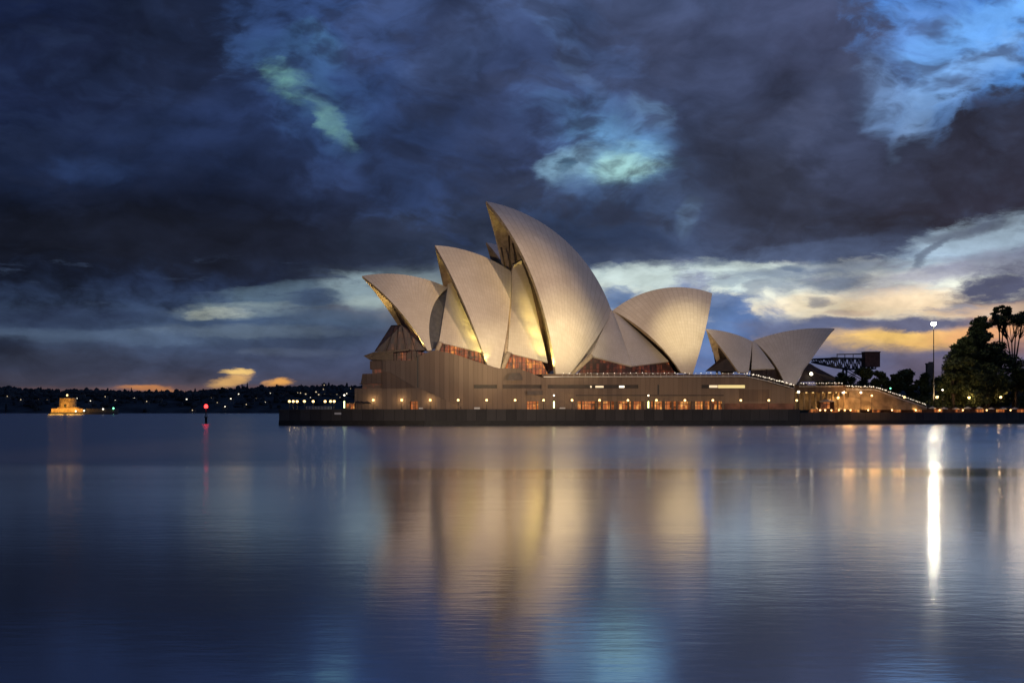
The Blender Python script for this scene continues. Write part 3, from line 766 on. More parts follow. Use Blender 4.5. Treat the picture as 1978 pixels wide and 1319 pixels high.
mouth_glass(S4, .05, .70, .14); mouth_glass(S5, .05, .60, .2); mouth_glass(S6, .05, .6, .2)
# vertical dark blades of the glass walls that rise behind the mouth of the tall and middle shells
for (q0, q1) in (((968, 478), (976, 517)), ((983, 455), (985, 520)), ((990, 470), (1001, 512))):
    mb = MB(); mb.tube([tuple(ap(*q0, .3)), tuple(ap(*q1, .3))], .28, 5)
    part(mb, 'glazing_blade', M['bronze'])

# lit foyers under the side shells
def foyer(poly, Y, mt, name='foyer_glazing', dep=2.0, label=None):
    mb = MB(); pts = [D(px, py, (Y if not isinstance(Y, (list, tuple)) else Y[i])) for i, (px, py) in enumerate(poly)]
    mb.slab(pts, (0, dep, 0))
    o = part(mb, name, M[mt], label=label)
    fr = MB(); x0 = min(p[0] for p in poly); x1 = max(p[0] for p in poly)
    k = int((x1 - x0) / 9)
    for q in range(1, k):
        px = x0 + (x1 - x0) * q / k
        ys = []
        for (a, b), (c, d) in zip(poly, poly[1:] + poly[:1]):
            if (a - px) * (c - px) < 0: ys.append(b + (d - b) * (px - a) / (c - a))
        if len(ys) == 2:
            YY = (Y if not isinstance(Y, (list, tuple)) else Y[0] + (Y[1] - Y[0]) * q / k) - .08
            fr.tube([tuple(D(px, ys[0], YY)), tuple(D(px, ys[1], YY))], .09, 4)
    if fr.f: sub(fr, 'mullion', M['bronze'], o)
    return o
foyer([(849, 664), (893, 669), (926, 680), (944, 716), (849, 700)], [f1y + 4.6, f2y + 5.4, f2y + 5.6, f2y + 5.6, f1y + 4.6], 'foyer', label='orange lit foyer glass')
foyer([(981, 682), (1044, 692), (1062, 730), (972, 722)], [f2y + 6, f3y + 6, f3y + 6, f2y + 6], 'foyer')
foyer([(1141, 689), (1219, 708), (1219, 735), (1104, 735)], [f3y + 8, 438, 438, f3y + 8], 'foyer_dim')
foyer([(1220, 709), (1291, 700), (1313, 735), (1220, 735)], [438, f4y + 5, f4y + 5, 438], 'foyer_dim')
foyer([(1452, 714), (1497, 713), (1512, 742), (1450, 742)], [f5y + 2.2, f6y + 3.2, f6y + 3.2, f5y + 2.2], 'bglass')
# concrete foot struts beside the foyers
for (a, b, Ya) in (((850, 661), (842, 682), f1y + 2.6), ((983, 681), (970, 714), f2y + 3.4), ((1143, 686), (1106, 722), f3y + 5)):
    mb = MB(); mb.tube([tuple(D(*a, Ya)), tuple(D(*b, Ya - 1.2))], [.9, .7], 6)
    part(mb, 'foot_strut', M['concrete'])

# harbour-end glass cone under the first shell and its dark canopy
yc = f1y
mb = MB()
mb.poly([D(755.5, 629, yc - 1), D(776, 628, yc - 2.5), D(806, 648, yc - 2.6), D(822, 676, yc - 1), D(785, 681, yc - 6.5), D(724, 679, yc - 3)])
mb.poly([D(755.5, 629, yc - 1), D(724, 679, yc - 3), D(735, 679, yc + 14), D(760, 629, yc + 10)])
o = part(mb, 'glass_cone', M['cone'])
fr = MB()
for a, b in (((756, 629), (724, 679)), ((763, 628.6), (745, 680)), ((770, 628.3), (765, 680.5)), ((776, 628), (785, 681)), ((790, 637), (803, 678)), ((756, 629), (776, 628))):
    fr.tube([tuple(D(*a, yc - 2.2)), tuple(D(*b, yc - 5.6))], .16, 4)
sub(fr, 'mullion', M['bronze'], o)
mb = MB()
mb.slab([D(702, 687, yc - 7), D(722, 680, yc - 7), D(790, 674, yc - 7), D(790, 677, yc - 7), D(722, 684, yc - 7), D(714, 695, yc - 7)], (0, 16, 0))
mb.slab([D(714, 695, yc - 6.4), D(722, 684, yc - 6.4), D(760, 680, yc - 6.4), D(760, 696, yc - 6.4)], (0, 14, 0))
mb.slab([D(790, 697, yc - 6.2), D(838, 676.5, yc - 6.2), D(846, 676.5, yc - 6.2), D(846, 681, yc - 6.2), D(812, 696, yc - 6.2)], (0, 6, 0))
part(mb, 'end_canopy', M['bronze'])
foyer([(756, 683), (800, 678), (824, 682), (800, 697), (756, 697)], yc - 4.8, 'foyer_dim')

# podium walls
def zp(py, px): return EYE + (HY - py) / F * pod_d(px)
def wall_poly(pts, proud=0.0, depth=12.0):
    """pts in photo pixels on the podium face; returns the front points in the world."""
    return [P(px, py, pod_d(px) - proud) for px, py in pts]
WAVE = [(807, 690), (819, 683.5), (830.7, 678.5), (840, 676.2), (848.5, 678), (861, 680), (873, 682.4), (885, 686), (897, 690), (909, 694), (921, 698), (933, 702), (945.6, 706), (955, 709.3),
        (965, 711.3), (980, 711), (994, 711.3), (1003, 712.4), (1012, 715), (1023, 719.3), (1035, 724), (1042, 727.3), (1050, 729.6)]
mb = MB()
up = WAVE + [(1350, 728.6), (1441, 728.2), (1475, 735), (1510, 745), (1533, 753)]
SL0, SL1 = 743.0, 750.0
def strip(mb, top, bot, xs, proud, depth=1.2, m=0):
    """a wall whose lower edge is the row bot and whose top follows the polyline top, over the columns xs"""
    x0, x1 = xs
    t = [p for p in top if x0 < p[0] < x1]
    pts = [(x0, prof(top, x0))] + t + [(x1, prof(top, x1))]
    front = wall_poly([(x0, bot)] + pts + [(x1, bot)], proud)
    mb.slab(front, (0, depth, 0))
strip(mb, up, SL0, (807, 1441), 0, 24)
strip(mb, up, 750, (1441, 1533), 0, 14)
def band(mb, y0, y1, segs, proud=0.0, depth=1.2):
    for a, b in segs:
        k = max(1, int((b - a) / 120))
        for q in range(k):
            c, d = a + (b - a) * q / k, a + (b - a) * (q + 1) / k
            mb.slab(wall_poly([(c, y1), (c, y0), (d, y0), (d, y1)], proud), (0, depth, 0))
slots = [(915, 960), (971, 1046), (1058, 1233), (1355, 1440)]
xs = [807] + [v for s in slots for v in s]
band(mb, SL0, SL1, [(807, 915), (960, 971), (1046, 1058), (1233, 1355)], -.003)
band(mb, SL1, 775, [(807, 1535)], 0)
opens = [(1018, 1040), (1115, 1245), (1258, 1395)]
band(mb, 775, 791.4, [(807, 1018), (1040, 1115), (1245, 1258), (1395, 1535)], -.003)
part(mb, 'podium_wall', M['granite'])
# core behind the faces
mb = MB()
mb.prism([(X(745, 440), pod_d(745) + 7), (X(1533, 427), pod_d(1533) + 7), (X(1560, 520), 520), (X(700, 520), 520)], DECK, zp(729.8, 1200))
part(mb, 'podium_core', M['granite_dark'])
# upper terrace that carries the shells
mb = MB()
zt = EYE + (HY - 722.5) / F * 421
mb.prism([(X(1047, 419), 419), (X(1441, 425), 425), (X(1470, 500), 500), (X(960, 500), 500)], zp(729.6, 1200), zt)
part(mb, 'upper_terrace', M['granite_dark'])
# slot windows
for a, b in slots:
    mb = MB(); mb.slab(wall_poly([(a - .3, SL1 + .3), (a - .3, SL0 - .3), (b + .3, SL0 - .3), (b + .3, SL1 + .3)], -.7), (0, .2, 0))
    o = part(mb, 'slot_window', M['bglass'])
    if a == 1355:
        l = MB(); l.slab(wall_poly([(1370, 748.6), (1370, 744), (1386, 744), (1386, 748.6)], -.66), (0, .02, 0)); sub(l, 'lit_pane', M['win'], o)
        l = MB(); l.slab(wall_poly([(1387, 749.4), (1387, 743.6), (1439, 743.6), (1439, 749.4)], -.66), (0, .02, 0)); sub(l, 'lit_pane', M['slotlit'], o)
    if a == 1058:
        for x0, x1 in ((1140, 1143), (1150, 1166), (1196, 1206)):
            l = MB(); l.slab(wall_poly([(x0, 748.6), (x0, 745), (x1, 745), (x1, 748.6)], -.66), (0, .02, 0)); sub(l, 'lit_pane', M['win' if x0 != 1196 else 'winb'], o)
# ground floor shopfronts: recessed lit rooms with piers
def recess(a, b, mt, piers, y0=775, depth=3.0):
    mb = MB(); mb.slab(wall_poly([(a - 2, 791.4), (a - 2, y0 - 2), (b + 2, y0 - 2), (b + 2, 791.4)], -depth), (0, .3, 0))
    o = part(mb, 'shopfront', M[mt])
    for x, w in piers:
        pr = MB(); pr.slab(wall_poly([(x, 791.3), (x, y0 + .0), (x + w, y0 + .0), (x + w, 791.3)], -.5), (0, 1.0, 0))
        sub(pr, 'pier', M['granite_dark'], o)
recess(1115, 1245, 'shop', [(1122, 2.5), (1150, 5), (1160, 5), (1178, 3), (1186, 8), (1212, 3), (1219, 5), (1238, 6)])
recess(1258, 1395, 'shop', [(1262, 2.5), (1279, 6), (1297, 4), (1306, 3), (1330, 2.5), (1334, 9), (1358, 4), (1371, 3), (1385, 3)])
recess(1018, 1040, 'shop', [(1035, 2.0)])
# low lit plinth east of the shops, door awning, vent hood, dark panels
mb = MB(); band(mb, 779, 791.4, [(1400, 1534)], .5, .45); part(mb, 'plinth', M['brick'])
mb = MB(); band(mb, 752, 775, [(1428, 1486)], .012, .008); part(mb, 'dark_panel', M['granite_dark'])
mb = MB(); mb.slab(wall_poly([(978, 734), (984, 724), (990, 720), (1004, 720), (1009, 729), (1009, 734)], 1.4), (0, 1.4, 0)); part(mb, 'vent_hood', M['bronze'])
mb = MB(); band(mb, 755, 763, [(1018, 1048)], .9, .9); part(mb, 'door_canopy', M['bronze'])
mb = MB(); band(mb, 762.5, 764.5, [(1112, 1398)], .35, .35); part(mb, 'shop_fascia', M['bronze'])
mb = MB(); mb.slab(wall_poly([(1270, 762), (1270, 731), (1273, 731), (1273, 762)], .02), (0, .02, 0)); part(mb, 'wall_joint', M['black']); mb = MB(); mb.slab(wall_poly([(805.5, 749), (805.5, 688), (808.3, 688), (808.3, 749)], .05), (0, .05, 0)); part(mb, 'wall_joint', M['black'])
# harbour end: stepped terraces
mb = MB()
front = [(685, 791.4), (685, 750), (760, 749.4), (811, 749.4), (889, 786), (889, 791.4)]
P0 = 2.6
mb.slab(wall_poly([(685, 791.4), (685, 750), (792, 749.6), (792, 791.4)], P0), (0, 8, 0))
mb.slab(wall_poly([(792, 775), (792, 749.6), (811, 749.4), (811, 775)], P0), (0, 8, 0))
mb.slab(wall_poly([(807, 791.4), (807, 774.9), (811, 774.9), (811, 749.4), (889, 786), (889, 791.4)], P0), (0, 3, 0))
part(mb, 'end_terrace', M['granite'])
recess(792, 807, 'shop', [(801, 1.5)], depth=1.0)
mb = MB(); mb.slab(wall_poly([(738, 749.5), (738, 718), (751, 718), (803, 749.5)], 1.5), (0, 3, 0)); part(mb, 'stair_flank', M['granite_dark'])
mb = MB(); mb.slab(wall_poly([(738, 749.5), (738, 696), (808, 696), (808, 749.5)], 0), (0, 10, 0)); part(mb, 'podium_wall', M['granite'])
mb = MB()
mb.slab(wall_poly([(697, 740), (700, 722), (738, 721), (738, 741), (693, 741.5)], 1.2), (0, 22, 0))
mb.slab(wall_poly([(714.5, 713), (714.5, 697), (738, 696.5), (738, 713)], .8), (0, 22, 0))
part(mb, 'terrace_parapet', M['granite_dark'])
mb = MB()
mb.slab(wall_poly([(700, 750), (700, 741), (738, 741), (738, 750)], -1.2), (0, 12, 0)); mb.slab(wall_poly([(719, 722), (719, 713), (738, 713), (738, 722)], -.6), (0, 12, 0))
part(mb, 'terrace_glazing', M['foyer_dim'])
# forecourt end: low slab over a lit undercroft, with columns
def D2(px): return 432 + (px - 1535) * .09
mb = MB()
mb.slab([P(px, py, D2(px)) for px, py in ((1533, 757.5), (1533, 744), (1634, 744), (1634, 757.5))], (0, 40, 0))
part(mb, 'forecourt_slab', M['granite_dark'])
mb = MB(); mb.slab([P(px, py, D2(px) + 9) for px, py in ((1533, 791.3), (1533, 757), (1645, 757), (1645, 791.3))], (0, 1, 0)); part(mb, 'undercroft_wall', M['sandstone'])
for k in range(9):
    px = 1542 + k * 11; y = D2(px) + 1.5; x = X(px, y); mb = MB(); mb.tube([(x, y, DECK), (x, y, P(px, 757, y)[2])], [.3, .45], 8)
    part(mb, 'undercroft_column', M['sandstone'])
q = [P(1533, 757.6, 437), P(1640, 757.6, 446)]
for k in range(7):
    a = q[0] * (1 - (k + .5) / 7) + q[1] * (k + .5) / 7; mb = MB(); mb.box(a[0] - .5, a[1] - .3, a[2] - .14, a[0] + .5, a[1] + .3, a[2] - .004)
    part(mb, 'undercroft_light', M['lamp'])
# glazed awning at the tree side of the small roofs
mb = MB()
mb.poly([D(1562, 702, f6y + 4), D(1613, 729, f6y + 1), D(1613, 735, f6y + 1), D(1542, 738, f6y + 1), D(1553, 714, f6y + 2)])
mb.poly([D(1562, 702, f6y + 4), D(1613, 729, f6y + 1), D(1613, 735, f6y + 18), D(1566, 702, f6y + 18)])
cone_a = part(mb, 'glass_cone', M['bglass']); mb = MB()
mb.poly([D(1363, 717, f5y + 1), D(1392, 693, f5y + 3), D(1408, 690, f5y + 2), D(1427, 718, f5y + 1)])
mb.poly([D(1363, 717, f5y + 1), D(1392, 693, f5y + 3), D(1396, 693, f5y + 20), D(1368, 717, f5y + 18)])
o = part(mb, 'glass_cone', M['bglass'])
for a, b in (((1562, 702), (1613, 729)), ((1560, 706), (1595, 736)), ((1557, 710), (1572, 736)), ((1363, 717), (1392, 693)), ((1392, 693), (1400, 717)), ((1392, 693), (1380, 717))):
    fr = MB(); fr.tube([tuple(D(*a, f6y + (1.0 if a[0] > 1500 else 2.4))), tuple(D(*b, f6y + .7))], .13, 4)
    sub(fr, 'mullion', M['bronze'], cone_a if a[0] > 1500 else o)
mb = MB(); mb.ball(tuple(D(1567, 722, f6y - .5)), .55, 10, 6); part(mb, 'awning_lamp', M['lampw'])

# monumental stairs
def D3(px): return 446 + (px - 1634) * .06
mb = MB(); n = 26
prof_s = [(1634, 791.2), (1634, 749)] + [(1690, 749)]
for k in range(n):
    a = 1690 + 100 * k / n; b = 1690 + 100 * (k + 1) / n; y = 749 + 36 * (k + 1) / n
    prof_s += [(a, y), (b, y)]
prof_s += [(1790, 791.2)]
for (a0, y0), (a1, y1) in zip(prof_s[1:-1], prof_s[2:]):
    if a1 - a0 > .1: mb.slab([P(a0, 791.2, D3(a0)), P(a0, y0, D3(a0)), P(a1, y1, D3(a1)), P(a1, 791.2, D3(a1))], (0, 46, 0))
part(mb, 'grand_stairs', M['sandstone'], label='broad sandstone stairs glowing orange')
mb = MB()
mb.slab([P(px, py, D3(px) - 2.5) for px, py in ((1600, 791.2), (1600, 770), (1622, 765), (1648, 768), (1722, 786), (1722, 791.2))], (0, 2.4, 0))
mb.slab([P(px, py, D3(px) - 1.2) for px, py in ((1640, 771), (1640, 757), (1694, 757), (1760, 783), (1760, 791.2), (1648, 791.2))], (0, 1.1, 0))
part(mb, 'stair_flank', M['sandstone'])
# railings with rows of small lamps
def railing(pts, nl, lampm, r=.16, label=None):
    mb = MB(); W = [P(px, py, Y) for px, py, Y in pts]
    mb.tube([tuple(w) for w in W], .05, 5)
    low = [w - np.array([0, 0, 1.0]) for w in W]; mb.tube([tuple(w) for w in low], .10, 5)
    L = [0]
    for a, b in zip(W, W[1:]): L.append(L[-1] + np.linalg.norm(b - a))
    def at(s):
        for k in range(len(W) - 1):
            if s <= L[k + 1] or k == len(W) - 2: f = (s - L[k]) / (L[k + 1] - L[k]); return W[k] * (1 - f) + W[k + 1] * f
    np_ = max(2, int(L[-1] / 1.8))
    for k in range(np_ + 1):
        p = at(L[-1] * k / np_); mb.tube([tuple(p - np.array([0, 0, 1.3])), tuple(p)], .035, 4)
    o = part(mb, 'railing', M['white'], label=label)
    lm = None
    for k in range(nl):
        p = at(L[-1] * (k + .5 + rng.uniform(-.3, .3)) / nl) + np.array([0, -.2, rng.uniform(-.1, .2)])
        if lm is None:
            l = MB(); l.ball((0, 0, 0), r, 8, 5); lm = l.build('railing_lamp', M[lampm], o); lm.location = tuple(p - OHO)
        else:
            c = lm.copy(); col.objects.link(c); c.parent = o; c.location = tuple(p - OHO); c.scale = (rng.uniform(.6, 1.3),) * 3
railing([(1086, 721.5, 416), (1250, 721, 418), (1440, 721, 422)], 34, 'lamps', .11)
railing([(1442, 721, 422), (1480, 729, 423), (1534, 744, 427)], 24, 'lamps', .17)
railing([(1544, 740.5, 430), (1628, 740, 440)], 17, 'lamps', .14)
railing([(1630, 746, 441), (1690, 747, 447)], 14, 'lamps', .15)
railing([(1691, 747.5, 447), (1790, 782, 452)], 26, 'lamps', .16)
mb = MB(); mb.slab(wall_poly([(1050, 728.7), (1050, 726.9), (1441, 726.2), (1441, 727.8)], .35), (0, .3, 0)); part(mb, 'coping', M['white'])

# second hall behind: only its tall tip shows between the roofs
s = Shell(); 
k = .91; base = np.array([S3.top[0], S3.top[1], zt]); tip = P(939, 468, 508)
for src, lb in ((S3, None), (S4, None), (S2, None)):
    q = Shell(); q.A0 = (src.A0 - base) * k + base + (tip - ((S3.top - base) * k + base)) * np.array([1, 1, 1])
    sh = (tip - ((S3.top - base) * k + base))
    if src is S2: sh = sh + np.array([4, 0, -6])
    q.G = (src.G - base) * k + base + sh; q.I = (src.I - base) * k + base + sh
    q.A0 = (src.A0 - base) * k + base + sh
    shell_part(q, label='tip of a roof shell on the second hall, dark blue behind the tallest' if src is S3 else None)

# uplights standing inside the shell mouths and at the feet
def up(px, py, Y, aim, w, deg=70, c=(1, .66, .22), rad=.4):
    spot(tuple(P(px, py, Y)), tuple(aim), w, deg, .9, c, rad)
up(1035, 715, f3y + 9, ap(965, 440), 150000, 50)
for (px, py, dy, w) in ((1012, 590, 8, 1200), (1024, 618, 7, 2000), (1036, 650, 6, 2600), (1047, 684, 5, 2900)):
    up(px, py, f3y + dy - 2.0, P(px + 6, py - 26, f3y + dy), w, 150, (1, .70, .16), 1.0)
up(1062, 716, f3y - 1.5, P(1066, 650, f3y + 1), 16000, 80, (1, .78, .2))
up(915, 700, f2y + 9, ap(862, 510), 70000, 55)
for (px, py, dy, w) in ((899, 600, 7, 1000), (909, 628, 6, 1700), (920, 658, 5, 2300), (931, 688, 4, 2500)):
    up(px, py, f2y + dy - 2.0, P(px + 5, py - 26, f2y + dy), w, 150, (1, .76, .18), 1.0)
up(936, 704, f2y - 1.0, P(936, 655, f2y + 1), 9000, 80, (1, .80, .2))
up(800, 675, f1y + 8, ap(730, 560), 22000, 60)
up(814, 676, f1y + .8, P(800, 630, f1y + 3), 9000, 90, (1, .74, .25))
up(1407, 717, f5y + 2, ar(1380, 650), 900, 70)

# ------------------------------------------------------------------ lamps on the promenade
def lamp_post(name, h, rad, lm, label, cat, base, group=None, arm=False):
    t = empty(name, tuple(base), label, cat, group)
    mb = MB(); mb.tube([(0, 0, 0), (0, 0, h * .12), (0, 0, h - rad)], [.13, .085, .06], 8); mb.lathe([(.24, 0), (.22, .12), (.12, .3)], seg=10)
    mb.build('post', M['black'], t)
    g = MB(); g.ball((0, 0, h), rad, 12, 8); g.build('lamp_globe', M[lm], t)
    c = MB(); c.lathe([(.02, h + rad * 1.15), (rad * .55, h + rad * .95), (rad * .6, h + rad * .86)], seg=10); c.lathe([(rad * .5, h - rad * 1.05), (rad * .45, h - rad * .85)], seg=10); c.build('lamp_cap', M['black'], t)
    l = bpy.data.lights.new('lamp_light', 'POINT'); l.energy = {'lamp': 170, 'lampo': 90, 'lampw': 90}.get(lm, 10); l.shadow_soft_size = rad * .8
    l.color = (1, .62, .26) if lm != 'lampw' else (1, .84, .6)
    o = bpy.data.objects.new('lamp_light', l); col.objects.link(o); o.parent = t; o.location = (0, rad * 2.0, h)
    return t
xs = [721, 776, 831, 885, 940, 995, 1050, 1105, 1158, 1213, 1268, 1323, 1377, 1431, 1485, 1539]
proto = None
for i, px in enumerate(xs):
    Y = pod_d(px) - 4.6; y = 772.5 if px != 995 else 773.5
    b = np.array([X(px, Y), Y, DECK]); h = P(px, y, Y)[2] - DECK
    lab = 'globe lamp post along the podium wall, %s from the harbour end' % ordw(i + 1)
    if proto is None: proto = lamp_post('lamp_post', h, .36, 'lamp', lab, 'lamp post', b, 'globe lamp posts along the podium wall')
    else:
        c = copy_tree(proto); c.location = tuple(b); c['label'] = lab
for px, lab in ((665, 'greenish glowing light column beside the lit kiosk at the quay end'), (1070, 'greenish light column in front of the podium near the lit doorway'), (1252.5, 'greenish light column between the two rows of lit shopfronts')):
    Y = pod_d(px) - 7
    t = empty('light_column', (X(px, Y), Y, DECK), lab, 'lamp')
    mb = MB(); mb.tube([(0, 0, 0), (0, 0, .5)], .2, 10); mb.build('base', M['black'], t)
    mb = MB(); mb.tube([(0, 0, .5), (0, 0, 2.6)], .20, 10); mb.build('light_tube', M['lampg'], t)
    mb = MB(); mb.tube([(0, 0, 2.6), (0, 0, 4.2)], .08, 8); mb.build('post', M['black'], t)
    mb = MB(); mb.ball((0, 0, 4.4), .24, 10, 6); mb.build('lamp_globe', M['lampw'], t)
# quay end lamps
proto = None
for i, (px, py) in enumerate([(559, 775), (566.5, 775), (574, 775), (588, 774), (605, 774.5), (628, 773), (638.5, 773), (645.5, 774)]):
    Y = 414 + (i % 3) * 3; b = np.array([X(px, Y), Y, DECK]); h = P(px, py, Y)[2] - DECK
    lab = 'warm lamp on the open quay end, %s from the corner' % ordw(i + 1)
    if proto is None: proto = lamp_post('quay_lamp', h, .40, 'lamp', lab, 'lamp', b, 'warm lamps on the open quay end')
    else: c = copy_tree(proto); c.location = tuple(b); c['label'] = lab
t = empty('quay_railing', (X(592, 409), 409, DECK), 'white railing on the open quay end below the lamps', 'railing')
mb = MB(); L = X(640, 409) - X(592, 409)
for z in (.25, .6, .95): mb.tube([(0, 0, z), (L, 0, z)], .05, 5)
mb.build('rail', M['white'], t)
mb = MB()
for k in range(9): mb.tube([(L * k / 8, 0, 0), (L * k / 8, 0, 1.0)], .05, 5)
mb.build('railing_post', M['white'], t)
# kiosk, signs
Y = 408; t = empty('kiosk', (X(668, Y), Y, DECK), 'small orange lit kiosk at the end of the podium', 'kiosk')
w = X(685, Y) - X(668, Y); h = P(668, 779, Y)[2] - DECK
mb = MB(); mb.box(0, 0, 0, w, 2.0, .25); mb.box(0, 0, .25, .12, 2.0, h); mb.box(w - .12, 0, .25, w, 2.0, h); mb.box(.12, 1.9, .25, w - .12, 2.0, h); mb.build('body', M['brick'], t)
mb = MB(); mb.box(-.2, -.4, h, w + .2, 2.2, h + .15); mb.build('roof', M['bronze'], t)
mb = MB(); mb.box(.14, .3, .27, w - .14, .35, h - .02); mb.build('lit_front', M['shop'], t)
def sign(px0, px1, y0, y1, Y, lab, name='notice_board', legs=True):
    a, b = P(px0, y1, Y), P(px1, y0, Y)
    t = empty(name, (a[0], Y, DECK if legs else a[2]), lab, 'sign')
    z0 = a[2] - t.location[2]; z1 = b[2] - t.location[2]
    mb = MB(); mb.box(0, 0, z0, b[0] - a[0], .08, z1); mb.build('panel', M['white'], t)
    mb = MB()
    mb.box(-.06, -.02, z0 - .06, b[0] - a[0] + .06, .1, z0); mb.box(-.06, -.02, z1, b[0] - a[0] + .06, .1, z1 + .06)
    if legs: mb.box(.2, .02, 0, .3, .06, z0 - .06); mb.box(b[0] - a[0] - .3, .02, 0, b[0] - a[0] - .2, .06, z0 - .06)
    mb.build('frame', M['black'], t)
sign(916, 927, 786.5, 790, 404, 'white notice board on the promenade below the slot windows')
sign(809, 817, 787.2, 789.6, 404, 'small pale notice board beside the lit doorway of the end terrace')
sign(1081, 1092, 786.8, 789.4, 407, 'pale notice board on the promenade right of the lit doorway')
sign(646, 659, 796.5, 800.5, 401.4, 'pale sign fixed on the sea wall below the quay end', 'wall_sign', False)
# dark parasols in front of the end terrace
def parasol(name, base, h, r, mt, lab, group, lit=False):
    t = empty(name, tuple(base), lab, 'parasol', group)
    mb = MB(); mb.tube([(0, 0, 0), (0, 0, h)], .04, 6); mb.lathe([(.3, 0), (.3, .08), (.05, .12)], seg=10); mb.build('pole', M['black'], t)
    mb = MB()
    for j in range(8):
        a0, a1 = math.pi * j / 4, math.pi * (j + 1) / 4
        mb.poly([(0, 0, h), (r * math.cos(a0), r * math.sin(a0), h - r * .45), (r * math.cos(a1), r * math.sin(a1), h - r * .45)])
        mb.poly([(r * math.cos(a0), r * math.sin(a0), h - r * .45), (r * math.cos(a0), r * math.sin(a0), h - r * .45 - .18), (r * math.cos(a1), r * math.sin(a1), h - r * .45 - .18), (r * math.cos(a1), r * math.sin(a1), h - r * .45)])
    mb.build('canopy', M[mt], t, fixn=False)
    return t
pp = None
for i, px in enumerate((691, 698, 705, 712)):
    Y = 406 + (i % 2); lab = 'dark parasol in front of the end terrace, %s from the kiosk' % ordw(i + 1)
    if pp is None: pp = parasol('parasol', (X(px, Y), Y, DECK), 2.7, 1.1, 'bronze', lab, 'dark parasols by the end terrace')
    else: c = copy_tree(pp); c.location = (X(px, Y), Y, DECK); c['label'] = lab; c.scale = (1, 1, rng.uniform(.85, 1.05))

# ------------------------------------------------------------------ lower concourse: bar front, parasols, lamps
def con_d(px): return sea_d(px) + 4.5
org = np.array([X(1700, 455), 455, LOWER])
t = empty('bar_front', tuple(org), 'long low red brown bar front behind the lamps of the lower concourse', 'bar')
mb = MB(); mg = MB(); mc = MB()
def cpt(px, o): Y = sea_d(px) + o; return (X(px, Y), Y)
N = 30
for k in range(N):
    a = 1562 + 600 * k / N; b = 1562 + 600 * (k + 1) / N
    mb.prism([cpt(a, 13), cpt(b, 13), cpt(b, 14), cpt(a, 14)], LOWER, DECK + .55)
    if k % 2 == 0: mg.prism([cpt(a + 3, 12.8), cpt(b - 2, 12.8), cpt(b - 2, 12.99), cpt(a + 3, 12.99)], LOWER + .25, LOWER + 1.25)
    mc.prism([cpt(a, 10.2), cpt(b, 10.2), cpt(b, 13), cpt(a, 13)], LOWER + 1.75, LOWER + 1.95)
for b_, nm, m_ in ((mb, 'wall', 'brick'), (mg, 'lit_front', 'shop'), (mc, 'awning', 'bronze')):
    b_.v = [tuple(np.array(v) - org) for v in b_.v]; b_.build(nm, M[m_], t)
pp = None
for i in range(18):
    px = 1574 + i * 22.7; Y = con_d(px) + 3
    if px > 2000: break
    lab = 'cream parasol on the lower concourse, %s from the podium end' % ordw(i + 1)
    if pp is None: pp = parasol('parasol', (X(px, Y), Y, LOWER), 2.1, 1.25, 'canvas', lab, 'cream parasols on the lower concourse')
    else: c = copy_tree(pp); c.location = (X(px, Y), Y, LOWER); c['label'] = lab; c.rotation_euler.z = rng.uniform(0, 1); c.scale = (1, 1, rng.uniform(.9, 1.1))
pp = None
for i, px in enumerate([1584, 1594, 1606, 1620, 1632, 1643, 1677, 1723, 1769, 1815, 1860, 1906, 1952]):
    Y = con_d(px) - 1.2; lab = 'orange low lamp at the concourse edge, %s from the podium end' % ordw(i + 1)
    if pp is None:
        pp = lamp_post('edge_lamp', .95, .24, 'lampo', lab, 'lamp', (X(px, Y), Y, LOWER), 'orange lamps along the lower concourse edge')
    else: c = copy_tree(pp); c.location = (X(px, Y), Y, LOWER); c['label'] = lab
# kiosk by the stairs, post lamps
Y = 425; t = empty('kiosk', (X(1585, 437), 437, DECK), 'orange kiosk under a pale canopy beside the stairs', 'kiosk')
mb = MB(); mb.box(0, 0, 0, 4.6, 2.6, .4); mb.box(0, .1, .4, 1.0, 2.6, 2.6); mb.box(1.0, 2.3, .4, 4.6, 2.6, 2.6); mb.box(4.4, .1, .4, 4.6, 2.3, 2.6); mb.build('body', M['brick'], t)
mb = MB(); mb.box(1.0, .9, .4, 3.2, 1.0, 2.5); mb.build('lit_front', M['shop'], t)
mb = MB(); mb.prism([(-.6, -.8), (5.2, -.8), (5.2, 3), (-.6, 3)], 2.6, 2.75); mb.lathe([(2.6, 2.75), (1.6, 3.15), (.1, 3.4)], (2.3, 1.1, 0), 12); mb.build('canopy', M['canvas'], t)
lamp_post('lamp_post', P(1555, 757, 416)[2] - DECK, .40, 'lampw', 'thin dark pole with a white lamp in front of the undercroft', 'lamp post', (X(1555, 414.5) - 2.0, 414.5, DECK))
lamp_post('lamp_post', P(1629, 757, 440)[2] - LOWER, .52, 'lampw', 'bright white lamp post at the foot of the forecourt slab', 'lamp post', (X(1629, 441), 441, LOWER))
lamp_post('lamp_post', P(1620, 768, 438)[2] - LOWER, .42, 'lamp', 'warm globe lamp post between the kiosk and the stairs', 'lamp post', (X(1619, 438), 438, LOWER))
lamp_post('lamp_post', P(1663, 758, 442)[2] - LOWER, .36, 'lampw', 'white lamp post in front of the sandstone stair flank', 'lamp post', (X(1663, 442), 442, LOWER))
lamp_post('lamp_post', P(1684, 764, 443)[2] - LOWER, .34, 'lamp', 'warm lamp post standing in the middle of the stair flank', 'lamp post', (X(1684, 443), 443, LOWER))
